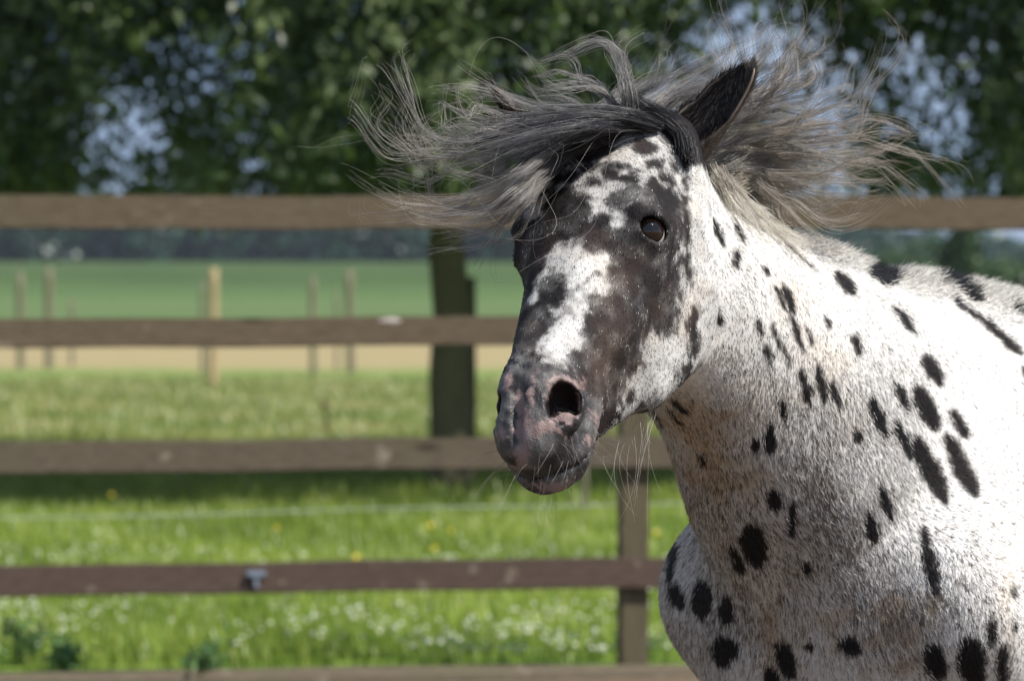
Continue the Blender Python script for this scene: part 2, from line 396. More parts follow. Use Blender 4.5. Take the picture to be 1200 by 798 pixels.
# wire insulator and a pale chip on the boards
M_ins = plain('insulator_metal', (.35, .42, .50), .35, .7)
b = fp(-.985, -.03, .415)
bm = box_arr(tuple(b), .075, .03, .022, FE, FN, .006); obj('wire_bracket', bm, M_ins, fence)
bm = box_arr(tuple(b + np.array([.0, 0, -.03])), .018, .02, .05, FE, FN, .004); obj('bracket_foot', bm, M_ins, fence)
t = NT('pale_chip'); M_chip = t.fin(t.mix(t.noise(t.pos(), 80), (.35, .3, .26), (.6, .55, .5)), .8)
bm = bmesh.new(); r_ = random.Random(4)
c0 = fp(-.47, -.0185, 1.385); ring = [bm.verts.new(Vector(c0 + FE * .05 * math.cos(a) * r_.uniform(.7, 1.2) + np.array([0, 0, 1]) * .011 * math.sin(a) * r_.uniform(.6, 1.2))) for a in np.linspace(0, 2 * np.pi, 14, endpoint=False)]
cv = bm.verts.new(Vector(c0 - FN * .003))
for i in range(14): bm.faces.new((ring[i], ring[(i + 1) % 14], cv))
obj('pale_chip', bm, M_chip, fence)

# electric wire strung low behind the fence on stakes
M_wire = plain('white_tape', (.42, .44, .45), .5)
def wz(x): return .49 + (x + 2.2) * .021
r_ = np.random.default_rng(2)
pts = np.array([[x, 15 + .03 * x, wz(x) - .004 * math.sin(x * 3)] for x in np.linspace(-7, 7, 90)])
wr = limb_mesh('electric_wire', [(pts, .0021, .0021)], M_wire, None, pts[45]); wr.location = pts[45]
tag(wr, 'thin white electric wire strung low across the shaded grass', 'wire')
def stake(name, px, ytop, ybot, w, mat, label, group=None, round_=False):
    Yd = CAMZ * FPX / (ybot - HORIZ); X = (px - 600) / FPX * Yd; top = CAMZ - (ytop - HORIZ) / FPX * Yd; wd = w / FPX * Yd
    rr = np.random.default_rng(int(px)); root = (X, Yd, 0)
    ln = wander((0, 0, -.2), (rr.uniform(-.02, .02), 0, top), 8, .008, rr)
    o = limb_mesh(name, [(ln, wd / 2, wd / 2 * .9)], mat, None, (0, 0, 0)); o.location = root
    bm = bmesh.new(); bm.from_mesh(o.data); bm.verts.ensure_lookup_table()
    bmesh.ops.holes_fill(bm, edges=[e for e in bm.edges if e.is_boundary]); bm.to_mesh(o.data); bm.free()
    return tag(o, label, 'post', group)
stake('field_post', 249, 314, 456, 12, M_stake, 'bright tan post, the tallest standing in the paddock')
G = 'grey posts of the far field fence'
for px, yt, yb, w, lb in ((57, 314, 432, 10, 'grey field post, second from the left edge'), (24, 320, 432, 9, 'grey field post nearest the left edge'), (367, 324, 441, 8, 'thin grey field post right of the tan post'),
                      (411, 317, 438, 10, 'grey field post nearest the tree trunk'), (84, 350, 428, 5, 'short thin dark field post between two grey ones and the tan post'), (238, 330, 440, 6, 'thin dark post close behind the tan post'), (395, 340, 436, 4, 'very thin dark rod between two grey posts')):
    stake('field_post', px, yt, yb, w, M_stake_grey, lb, G)
stake('tree_post', 546, 325, 572, 23, M_post, 'brown square tree post right behind the round trunk')
stake('fence_stake', 687, 545, 600, 9, M_stake_grey, 'small brown stake below the horse chin')
o = stake('marker_rod', 381, 470, 512, 4, M_post, 'thin dark rod with a knob standing in the pale grass')
bm = bmesh.new(); bmesh.ops.create_icosphere(bm, subdivisions=2, radius=.035); 
hz = CAMZ - (474 - HORIZ) / FPX * (CAMZ * FPX / (512 - HORIZ))
for v in bm.verts: v.co.z = v.co.z * 1.3 + hz
me = bpy.data.meshes.new('knob'); bm.to_mesh(me); bm.free(); me.materials.append(M_post); k_ = bpy.data.objects.new('knob', me); C.objects.link(k_); k_.parent = o
# leafy weeds in the near grass
def weed(px, py, sz, label, seed):
    Yd = CAMZ * FPX / (py - HORIZ); X = (px - 600) / FPX * Yd; r = np.random.default_rng(seed)
    root = empty('weed', (X, Yd, 0), label, 'weed')
    n = 6; lines = []
    for i in range(n):
        a = r.uniform(0, 6.28); e = np.array([X + math.cos(a) * sz * .5, Yd + math.sin(a) * sz * .4, sz * r.uniform(.5, 1.1)])
        lines.append((wander((X, Yd, 0), e, 6, .03, r), .004, .0015))
    limb_mesh('stems', lines, M_weed, root, (X, Yd, 0))
    P = np.concatenate([l[0][2:][:, None] + r.normal(size=(len(l[0]) - 2, 9, 3)) * .02 for l in lines]).reshape(-1, 3)
    leaf_mesh('leaves', P, .038, M_weed, root, seed, .1, loc=(X, Yd, 0), aspect=.5)
weed(28, 778, .15, 'dark green leafy weed at the lower left corner', 1)
weed(75, 784, .10, 'small dark weed beside the lower left weed', 2)
weed(238, 800, .13, 'bushy green weed by the foot of the fence', 3)

# ------------------------------------------------------------------ haze
bm = bmesh.new(); bmesh.ops.create_cube(bm, size=1)
for v in bm.verts: v.co = Vector((v.co.x * 5200, v.co.y * 5300 + 2540, v.co.z * 19.0 + 7.3))
mh = bpy.data.materials.new('haze_air'); mh.use_nodes = True; nn = mh.node_tree.nodes; nn.remove(nn['Principled BSDF'])
pv = nn.new('ShaderNodeVolumePrincipled'); pv.inputs['Color'].default_value = (.80, .88, 1, 1); pv.inputs['Density'].default_value = .0002; pv.inputs['Anisotropy'].default_value = .2
mh.node_tree.links.new(pv.outputs[0], nn['Material Output'].inputs['Volume'])
obj('haze', bm, mh, None, False, 'stuff')

# ================================================================== HORSE
W0 = np.array([0.71, 5.35, 0.0])               # ground point under the withers
BU = np.array([-0.64, -0.77, 0.0]); BU /= np.linalg.norm(BU)   # forward
BZ = np.array([0.0, 0.0, 1.0]); BV = np.cross(BZ, BU)          # horse's left
def b2w(u, v, z): return W0 + u * BU + v * BV + z * BZ
def w2b(P):
    D = P - W0; return np.stack([D @ BU, D @ BV, D[:, 2]], 1)
B3 = np.stack([BU, BV, BZ], 1)
HP = np.array([0.155, 4.72, 1.815])            # poll
HL = np.array([-0.286, -0.649, -0.705]); HL /= np.linalg.norm(HL)
HS = np.array([0.853, -0.508, 0.121]); HS -= HL * (HS @ HL); HS /= np.linalg.norm(HS)
HF = np.cross(HL, HS)
def h2w(l, f, s): return HP + l * HL + f * HF + s * HS
def w2h(P):
    D = P - HP; return np.stack([D @ HL, D @ HF, D @ HS], 1)

def smin(a, b, k):
    h = np.maximum(k - np.abs(a - b), 0) / k
    return np.minimum(a, b) - h * h * k * 0.25
def smax(a, b, k): return -smin(-a, -b, k)
def ell(p, c, r, R=None):
    q = p - np.asarray(c)
    if R is not None: q = q @ R
    r = np.asarray(r)
    k0 = np.sqrt(((q / r) ** 2).sum(1)); k1 = np.sqrt(((q / (r * r)) ** 2).sum(1)) + 1e-9
    return k0 * (k0 - 1.0) / k1
def cone(p, a, b, ra, rb, sc=(1, 1, 1)):
    """rounded cone between a and b; sc squashes space (about a-b line) per axis"""
    sc = np.asarray(sc, float)
    a = np.asarray(a, float) * sc; b = np.asarray(b, float) * sc; q = p * sc
    ab = b - a; t = np.clip(((q - a) @ ab) / (ab @ ab), 0, 1)
    d = np.linalg.norm(q - (a + t[:, None] * ab), axis=1) - (ra + (rb - ra) * t)
    return d / sc.max()
def table(xs, ys):
    """smooth table through the points (monotone-ish cubic)"""
    xs = np.asarray(xs, float); ys = np.asarray(ys, float)
    m = np.gradient(ys, xs); X = np.linspace(xs[0], xs[-1], 400)
    i = np.clip(np.searchsorted(xs, X) - 1, 0, len(xs) - 2); h = xs[i + 1] - xs[i]; t = (X - xs[i]) / h
    Y = ((2*t**3-3*t**2+1) * ys[i] + (t**3-2*t**2+t) * h * m[i] + (-2*t**3+3*t**2) * ys[i+1] + (t**3-t**2) * h * m[i+1])
    return lambda x: np.interp(x, X, Y)
ls = [-.06, 0, .07, .14, .20, .27, .34, .41, .47, .52, .56, .60, .64]
T_FT = table(ls, [-.04, -.008, .018, .032, .034, .022, .008, -.002, -.004, -.008, -.020, -.05, -.09])
T_FB = table(ls, [-.10, -.15, -.20, -.240, -.260, -.268, -.240, -.200, -.170, -.150, -.14, -.13, -.11])
T_WF = table(ls, [.05, .082, .104, .112, .107, .094, .081, .067, .053, .045, .043, .040, .03])
T_WJ = table(ls, [.04, .055, .068, .080, .082, .078, .066, .050, .041, .040, .042, .038, .03])
EYE = np.array([.228, -.034, .0860]); EYE_R = 0.0252
eax = np.array([.22, .48, .85]); eax /= np.linalg.norm(eax)          # outward
emaj = np.array([.20, .56, -.72]); emaj -= eax * (emaj @ eax); emaj /= np.linalg.norm(emaj)
emin = np.cross(eax, emaj)
LIDSGN = 1.0 if (emin[0] * HL + emin[1] * HF + emin[2] * HS)[2] > 0 else -1.0
def rot(axis, deg):
    return np.array(Matrix.Rotation(math.radians(deg), 3, axis))

nc = np.array([.521, -.046, .0445]); na = np.array([.42, .78, .46]); na /= np.linalg.norm(na)
nm = np.array([.93, -.35, -.10]); nm -= na * (nm @ na); nm /= np.linalg.norm(nm)
NR = np.stack([nm, np.cross(na, nm), na], 1)
def head_sdf(q):
    q = q.copy(); far_ = q[:, 2] < 0; q[:, 2] = np.sqrt(q[:, 2] ** 2 + 1e-6)
    l, f, a = q[:, 0], q[:, 1], q[:, 2]
    ft, fb = T_FT(l), T_FB(l); H = (ft - fb) / 2
    k = (ft - f) / (2 * H); kk = np.clip((k - .25) / .55, 0, 1); kk = kk * kk * (3 - 2 * kk)
    Wd = T_WF(l) * (1 - kk) + T_WJ(l) * kk
    Wd = Wd * (1 - .14 * np.clip((.30 - k) / .30, 0, 1) * np.clip((l - .24) / .12, 0, 1))
    n = 2.5 + 1.0 * np.clip((l - .26) / .15, 0, 1)
    g = (np.abs(a / Wd) ** n + np.abs(2 * k - 1) ** n) ** (1 / n)
    d = (g - 1) * np.minimum(Wd, H)
    d = smax(d, l - .585, .05)
    d = smax(d, -l - .03, .05)
    # orbit and brow
    d = smin(d, ell(q, (.215, -.035, .078), (.052, .036, .030)), .045)
    d = smin(d, cone(q, (.180, -.006, .074), (.222, -.004, .092), .015, .0125), .022)
    d = smax(d, -ell(q, (.140, -.034, .116), (.034, .024, .018)), .04)
    # cheek muscle, facial crest, jaw edge
    d = smin(d, ell(q, (.235, -.165, .052), (.105, .078, .034)), .025)
    d = smin(d, cone(q, (.265, -.080, .076), (.375, -.078, .060), .012, .008), .04)
    d = smin(d, cone(q, (.26, -.235, .050), (.34, -.212, .044), .018, .014), .04)
    # nasal bones
    # muzzle: nostril wings, upper lip, lower lip, chin
    d = smin(d, ell(q, (.498, -.050, .030), (.052, .033, .021)), .022)
    d = smin(d, ell(q, (.548, -.066, .020), (.036, .033, .024)), .022)
    d = smin(d, ell(q, (.558, -.074, 0), (.036, .034, .036)), .02)
    d = smax(d, -cone(q, (.520, -.002, 0), (.585, -.045, 0), .004, .003), .014)
    d = smin(d, ell(q, (.535, -.126, 0), (.060, .028, .046)), .022)
    d = smin(d, ell(q, (.556, -.114, 0), (.030, .024, .045)), .018)
    d = smin(d, cone(q, (.46, -.100, .042), (.54, -.108, .036), .020, .020), .025)
    # mouth line
    mm = (f + .104 + .35 * (.60 - l) * (l < .60) * .35 + a * a * 2.5) ** 2
    m = np.sqrt(mm + 1e-8) - .0010
    m = smax(m, .485 - l, .01)
    d = smax(d, -np.maximum(m, -(d + .008)), .006)
    # nostril rim and hole; small folds of the lips
    q0 = q; q = q.copy(); q[:, 2] += np.where(far_, .0095, -.0030); q[:, 0] -= np.where(far_, .004, .003)
    d = smin(d, ell(q, nc - na * .004, (.0345, .0290, .015), NR), .010)
    hole = ell(q, nc, (.0275, .0225, .044), NR)
    hole = smin(hole, ell(q, nc - nm * .014 + NR[:, 1] * .004, (.015, .012, .030), NR), .010)
    d = smax(d, -hole, .006)
    d = smin(d, ell(q, nc + nm * .0200 - na * .006 - NR[:, 1] * .004, (.013, .020, .008), NR), .010)
    q = q0
    mz_ = np.clip((l - .43) / .06, 0, 1)
    d = d + mz_ * (.0007 * np.sin(210 * f + 90 * l + 4 * np.sin(60 * a)) * np.sin(160 * a + 70 * l) + .0006 * np.sin(330 * l + 120 * f) * np.sin(190 * f - 230 * a))
    # vein and crease on the cheek
    d = smin(d, cone(q, (.300, -.055, .086), (.400, -.060, .061), .0035, .003), .007)
    # eye: lids over the eyeball, almond opening
    e = q - EYE; eo = e @ eax; em = e @ emaj; en = e @ emin
    rr = np.sqrt((e ** 2).sum(1))
    d = smin(d, rr - .0302, .014)
    upl = np.maximum(rr - .0300, np.abs(en + .010) - .004)                # upper lid fold
    au = EYE + eax * .0180 + emin * LIDSGN * .0205
    d = smin(d, cone(q, au - emaj * .016 - eax * .004 - emin * LIDSGN * .004, au + emaj * .002, .0046, .0058), .005)
    d = smin(d, cone(q, au + emaj * .002, au + emaj * .019 - eax * .006 - emin * LIDSGN * .006, .0058, .0042), .005)
    al = EYE + eax * .0170 - emin * LIDSGN * .0212
    d = smin(d, cone(q, al - emaj * .014, al + emaj * .016, .0032, .0032), .006)
    alm = np.sqrt((em / .0238) ** 2 + (en / .0158) ** 2) + .15 * (np.abs(em) / .0238) ** 2
    opening = np.maximum((alm - 1.12) * .012, -eo)
    d = smax(d, -opening, .004)
    d = np.maximum(d, -(rr - EYE_R - .0006))
    return d

def L2B(l, f, s):
    D = h2w(l, f, s) - W0; return np.array([D @ BU, D @ BV, D[2]])
def body_sdf(p):
    """p in body frame (u, v, z)"""
    a = p.copy(); a[:, 1] = np.abs(p[:, 1])
    d = cone(p, (.82, 0, 1.620), (.65, 0, 1.510), .108, .155, (1, 1.40, 1))
    d = smin(d, cone(p, (.65, 0, 1.510), (.44, 0, 1.385), .155, .222, (1, 1.40, 1)), .04)
    d = smin(d, cone(p, (.44, 0, 1.385), (.16, 0, 1.27), .222, .290, (1, 1.45, 1)), .06)
    d = smin(d, cone(p, (.44, 0, 1.26), (.34, 0, 1.02), .12, .15, (1, .9, 1)), .10)
    # barrel, withers, back, croup
    d = smin(d, cone(p, (.02, 0, 1.15), (-.45, 0, 1.08), .33, .355, (1, 1.22, 1)), .12)
    d = smin(d, cone(p, (-.45, 0, 1.08), (-.85, 0, 1.14), .355, .30, (1, 1.15, 1)), .1)
    d = smin(d, cone(p, (.15, 0, 1.485), (-.10, 0, 1.450), .052, .05), .12)
    d = smin(d, ell(p, (-1.10, 0, 1.26), (.33, .27, .27)), .1)
    # shoulder blade, upper arm, breast
    d = smin(d, cone(a, (.00, .130, 1.42), (.33, .190, 1.10), .085, .100), .12)
    d = smin(d, cone(a, (.33, .190, 1.09), (.12, .195, .92), .100, .10), .10)
    d = smin(d, ell(a, (.35, .078, 1.03), (.13, .10, .165)), .09)
    d = smin(d, cone(p, (.38, 0, 1.18), (.28, 0, .90), .10, .14), .06)
    # front legs
    d = smin(d, cone(a, (.16, .185, .88), (.17, .16, .52), .085, .042), .06)
    d = smin(d, ell(a, (.175, .16, .49), (.045, .040, .055)), .03)
    d = smin(d, cone(a, (.165, .16, .46), (.16, .16, .20), .030, .028), .03)
    d = smin(d, ell(a, (.158, .16, .18), (.038, .034, .040)), .03)
    d = smin(d, cone(a, (.17, .16, .15), (.20, .16, .075), .030, .034), .03)
    d = smin(d, cone(a, (.205, .16, .075), (.215, .16, .030), .046, .056), .012)
    # hind legs
    d = smin(d, cone(a, (-1.18, .15, 1.18), (-.98, .19, .90), .19, .13), .10)
    d = smin(d, cone(a, (-.98, .18, .90), (-1.28, .16, .60), .11, .05), .07)
    d = smin(d, cone(a, (-1.33, .16, .62), (-1.27, .16, .50), .038, .042), .03)
    d = smin(d, cone(a, (-1.275, .16, .50), (-1.25, .16, .20), .036, .030), .03)
    d = smin(d, ell(a, (-1.25, .16, .18), (.038, .034, .040)), .03)
    d = smin(d, cone(a, (-1.24, .16, .15), (-1.205, .16, .075), .030, .034), .03)
    d = smin(d, cone(a, (-1.20, .16, .075), (-1.19, .16, .030), .046, .056), .012)
    d = np.maximum(d, -p[:, 2])
    return d

BOXC = w2b(np.array([h2w(.28, -.1, 0)]))[0]
def horse_sdf(p):
    d = body_sdf(p)
    near = np.linalg.norm(p - BOXC, axis=1) < .50
    if near.any():
        pn = p[near]; q = w2h(pn @ B3.T + W0)
        dh = head_sdf(q)
        # neck joins the head under the poll and throat
        k = .030 + .075 * np.clip((.27 - q[:, 0]) / .12, 0, 1)
        d[near] = smin(d[near], dh, k)
    return d

def axis(segs):
    out = [segs[0][0]]
    for a, b, h in segs:
        n = max(1, round((b - a) / h)); out += list(np.linspace(a, b, n + 1)[1:])
    return np.array(out)
def surface_nets(f, X, Y, Z):
    def pad(A):
        r = (len(A) - 1) % 4
        return A if r == 0 else np.append(A, A[-1] + (A[-1] - A[-2]) * np.arange(1, 5 - r))
    X, Y, Z = pad(X), pad(Y), pad(Z); nx, ny, nz = len(X), len(Y), len(Z)
    cx, cy, cz = X[::4], Y[::4], Z[::4]
    G = np.stack(np.meshgrid(cx, cy, cz, indexing='ij'), -1).reshape(-1, 3)
    Dc = np.concatenate([f(G[i:i + 400000]) for i in range(0, len(G), 400000)]).reshape(len(cx), len(cy), len(cz))
    D = np.empty((nx, ny, nz), np.float32)
    up = np.where(Dc < 0, -1.0, 1.0).astype(np.float32)
    D[:] = up.repeat(4, 0).repeat(4, 1).repeat(4, 2)[:nx, :ny, :nz]
    sh = [Dc[i:i + Dc.shape[0] - 1, j:j + Dc.shape[1] - 1, k:k + Dc.shape[2] - 1] for i in (0, 1) for j in (0, 1) for k in (0, 1)]
    mn = np.min(np.abs(sh), axis=0); sg = np.min(sh, axis=0) * np.max(sh, axis=0) < 0
    diag = np.sqrt((np.diff(cx)[:, None, None]) ** 2 + (np.diff(cy)[None, :, None]) ** 2 + (np.diff(cz)[None, None, :]) ** 2)
    blk = (mn < diag * .75) | sg
    mask = np.zeros((nx, ny, nz), bool)
    bi = np.argwhere(blk)
    for i in range(5):
        for j in range(5):
            for k in range(5):
                mask[bi[:, 0] * 4 + i, bi[:, 1] * 4 + j, bi[:, 2] * 4 + k] = True
    idx = np.argwhere(mask)
    for s in range(0, len(idx), 400000):
        t = idx[s:s + 400000]
        D[t[:, 0], t[:, 1], t[:, 2]] = f(np.stack([X[t[:, 0]], Y[t[:, 1]], Z[t[:, 2]]], 1))
    S = D < 0
    cnt = np.zeros((nx - 1, ny - 1, nz - 1), np.uint8)
    for i in (0, 1):
        for j in (0, 1):
            for k in (0, 1): cnt += S[i:nx - 1 + i, j:ny - 1 + j, k:nz - 1 + k]
    act = np.argwhere((cnt > 0) & (cnt < 8))
    vid = np.full(cnt.shape, -1, np.int64); vid[act[:, 0], act[:, 1], act[:, 2]] = np.arange(len(act))
    acc = np.zeros((len(act), 3)); num = np.zeros(len(act))
    co = [(i, j, k) for i in (0, 1) for j in (0, 1) for k in (0, 1)]
    for a in co:
        for ax in range(3):
            if a[ax]: continue
            b = list(a); b[ax] = 1
            ia = act + a; ib = act + b
            da = D[ia[:, 0], ia[:, 1], ia[:, 2]]; db = D[ib[:, 0], ib[:, 1], ib[:, 2]]
            m = (da < 0) != (db < 0)
            t = da[m] / (da[m] - db[m])
            pa = np.stack([X[ia[m, 0]], Y[ia[m, 1]], Z[ia[m, 2]]], 1); pb = np.stack([X[ib[m, 0]], Y[ib[m, 1]], Z[ib[m, 2]]], 1)
            acc[m] += pa + t[:, None] * (pb - pa); num[m] += 1
    V = acc / num[:, None]
    F = []
    for ax in range(3):
        b, c = (ax + 1) % 3, (ax + 2) % 3
        sl0 = [slice(None)] * 3; sl1 = [slice(None)] * 3
        sl0[ax] = slice(0, -1); sl1[ax] = slice(1, None)
        s0, s1 = S[tuple(sl0)], S[tuple(sl1)]
        e = np.argwhere(s0 != s1)
        e = e[(e[:, b] > 0) & (e[:, c] > 0) & (e[:, b] < D.shape[b] - 1) & (e[:, c] < D.shape[c] - 1)]
        ins = s0[e[:, 0], e[:, 1], e[:, 2]]
        ub = np.zeros(3, int); ub[b] = 1; uc = np.zeros(3, int); uc[c] = 1
        g = lambda q: vid[q[:, 0], q[:, 1], q[:, 2]]
        quad = np.stack([g(e - ub - uc), g(e - uc), g(e), g(e - ub)], 1)
        quad[~ins] = quad[~ins][:, ::-1]
        F.append(quad)
    F = np.concatenate(F); F = F[(F >= 0).all(1)]
    return V, F
def grad(f, P, e=8e-4):
    g = np.stack([f(P + e * np.eye(3)[i]) - f(P - e * np.eye(3)[i]) for i in range(3)], 1) / (2 * e)
    return g
QUICK = False
hs = 1.6 if QUICK else 1.0
V, Fq = surface_nets(horse_sdf,
    axis([(-1.6, -.3, .014), (-.3, .45, .0085), (.45, .72, .0055 * hs), (.72, 1.36, .0034 * hs)]),
    axis([(-.34, -.17, .009), (-.17, .17, .0036 * hs), (.17, .34, .007)]),
    axis([(-.03, .8, .014), (.8, 1.1, .008), (1.1, 1.9, .0038 * hs)]))
for _ in range(2):
    d = horse_sdf(V); g = grad(horse_sdf, V); gn = (g ** 2).sum(1) + .05
    st = (d / gn)[:, None] * g; ln = np.linalg.norm(st, axis=1, keepdims=True)
    V = V - st * np.minimum(1, .003 / np.maximum(ln, 1e-9))
VN = grad(horse_sdf, V, .0015); VN /= np.linalg.norm(VN, axis=1, keepdims=True) + 1e-9
VW = V @ B3.T + W0                            # world
NW = VN @ B3.T
print('horse mesh', len(V), len(Fq))

# ------------------------------------------------------------------ coat fields
def dense_hits(px, py, cx, cy, a, b, ang):
    """signed distance-like value (pixels) to an ellipse; a = half width, b = half length, ang = long axis, degrees below +x"""
    t = math.radians(ang); dx, dy = px - cx, py - cy
    u_ = (dx * math.cos(t) + dy * math.sin(t)) / b; v_ = (-dx * math.sin(t) + dy * math.cos(t)) / a
    r_ = np.sqrt(u_ ** 2 + v_ ** 2) + 1e-6
    g_ = np.sqrt((u_ / b) ** 2 + (v_ / a) ** 2) / r_ + 1e-6
    return np.clip((r_ - 1) / g_, -60, 200)
def seg_d(px, py, pts, w):
    d = np.full(px.shape, 1e3)
    for (x0, y0), (x1, y1) in zip(pts, pts[1:]):
        ex, ey = x1 - x0, y1 - y0; t = np.clip(((px - x0) * ex + (py - y0) * ey) / (ex * ex + ey * ey), 0, 1)
        d = np.minimum(d, np.hypot(px - x0 - t * ex, py - y0 - t * ey))
    return d - w
def poly_d(px, py, P):
    P = np.array(P, float); d = np.full(px.shape, 1e9); ins = np.zeros(px.shape, bool)
    for i in range(len(P)):
        x0, y0 = P[i - 1]; x1, y1 = P[i]
        ex, ey = x1 - x0, y1 - y0; t = np.clip(((px - x0) * ex + (py - y0) * ey) / (ex * ex + ey * ey), 0, 1)
        d = np.minimum(d, np.hypot(px - x0 - t * ex, py - y0 - t * ey))
        c = ((y0 > py) != (y1 > py)) & (px < ex * (py - y0) / (ey if ey else 1e-9) + x0); ins ^= c
    return np.where(ins, -d, d)
_rn = np.random.default_rng(5)
_K = [(_rn.normal(size=3), _rn.random() * 6.28) for _ in range(60)]
def fnoise(P, scale, seed=0, n=14):
    """cheap smooth noise about 0, sd ~ 1"""
    out = np.zeros(len(P))
    for i in range(n):
        k, ph = _K[(i + seed * 7) % 60]; out += np.sin(P @ (k * scale * (.6 + .15 * i)) + ph + seed)
    return out / math.sqrt(n / 2)
BODY_SPOTS = [(841,272,5,18,70),(866,272,4,12,65),(864,306,4.5,13,90),(898,318,2.5,8,60),(842,372,5,12,80),(915,350,4,19,65),(925,352,6,20,68),(935,392,5,25,72),
 (890,385,4,12,75),(910,395,4,18,72),(921,416,3,14,70),(900,416,5,14,78),(949,395,3.5,13,70),(938,301,2,22,42),(990,331,8,19,52),(1033,322,10,19,30),(1017,300,4,6,40),
 (971,379,2.5,8,65),(1005,406,5.5,14,70),(1061,375,6,20,52),(1113,329,7,26,28),(1139,345,6,14,36),(1133,362,5,22,38),(1161,383,6.5,24,42),(1186,405,6,20,42),(1193,363,4,12,30),
 (944,455,6,24,75),(962,450,5,23,80),(980,466,5,18,72),(1030,490,8,26,68),(918,481,4,12,75),(902,514,7,19,92),(885,523,5,9,100),(1094,435,10,22,58),(1057,465,7,19,70),
 (1086,478,12,31,65),(1125,497,8,22,62),(1005,510,6,10,70),(1059,515,7,26,68),(1091,552,13,46,64),(1126,545,12,43,64),(823,540,5,7,60),(908,585,9,14,75),(928,610,5,22,95),
 (883,638,16,27,75),(863,655,6,20,65),(1021,618,8,18,78),(1038,590,6,23,68),(946,666,5,8,80),(1089,657,9,41,78),(788,657,6,24,100),(794,698,10,18,70),(823,702,12,25,95),
 (851,715,9,18,90),(848,762,17,19,90),(921,773,11,25,75),(995,756,10,15,30),(949,759,6,7,0),(1096,776,14,24,80),(1139,776,18,33,85),(1163,743,6,18,88),(1175,780,9,25,90),(905,793,10,14,60),
 (1189,695,3,8,90),(1190,735,3,8,90),(797,478,4,14,38),(789,487,2,13,55),(1012,640,0.1,.1,0),(1210,450,8,24,60),(1235,400,8,24,45),(1230,560,10,30,65),(1240,650,9,28,75),(1225,720,12,20,85),(1260,500,9,26,60),(1280,600,10,26,70)]
BODY_SPOTS = [s for s in BODY_SPOTS if s[2] > 1]
FORE = [(613,238),(640,206),(665,184),(700,178),(728,155),(745,147),(765,153),(782,168),(795,188),(806,215),(812,245),(803,262),(797,232),(783,214),(765,206),(752,213),(738,238),(724,262),(706,268),(694,262),(690,296),(712,300),(720,320),(712,342),(694,350),(686,372),(690,392),(672,410),(664,428),(642,424),(630,414),(634,380),(640,362),(618,350),(634,322),(640,300),(660,282),(684,276),(688,252),(668,225),(640,250),(618,254)]
CHEEK = [(752,408),(766,385),(776,398),(788,398),(792,372),(800,352),(796,318),(800,290),(806,262),(818,270),(824,330),(826,400),(816,442),(795,466),(765,476),(748,474),(742,446),(757,428)]
DARK_HEAD = [(662,208,8,15,-15),(697,180,13,22,-20),(717,203,6,13,-10),(739,211,7,15,10),(753,171,10,15,35),(769,193,7,13,20),(779,211,8,12,20),(790,196,4,9,60),(700,214,4,8,0),(680,196,4,10,0),(737,226,12,20,-10),(724,236,10,12,0),(664,246,26,29,60),(676,262,18,18,0),(702,274,20,21,80),
 (647,342,16,22,100),(634,376,12,26,100),(692,388,9,15,80),(704,358,14,18,0),(727,196,4,7,0),(690,232,3,3,0),(641,225,4,5,0),(786,362,9,33,96),(813,388,7,29,90),(805,440,6,13,110),(722,318,12,14,0),(716,280,8,12,0)]
STRIP = [((797,180),(803,205),(806,222)),((803,232),(804,252),(802,270),(806,300),(807,332))]
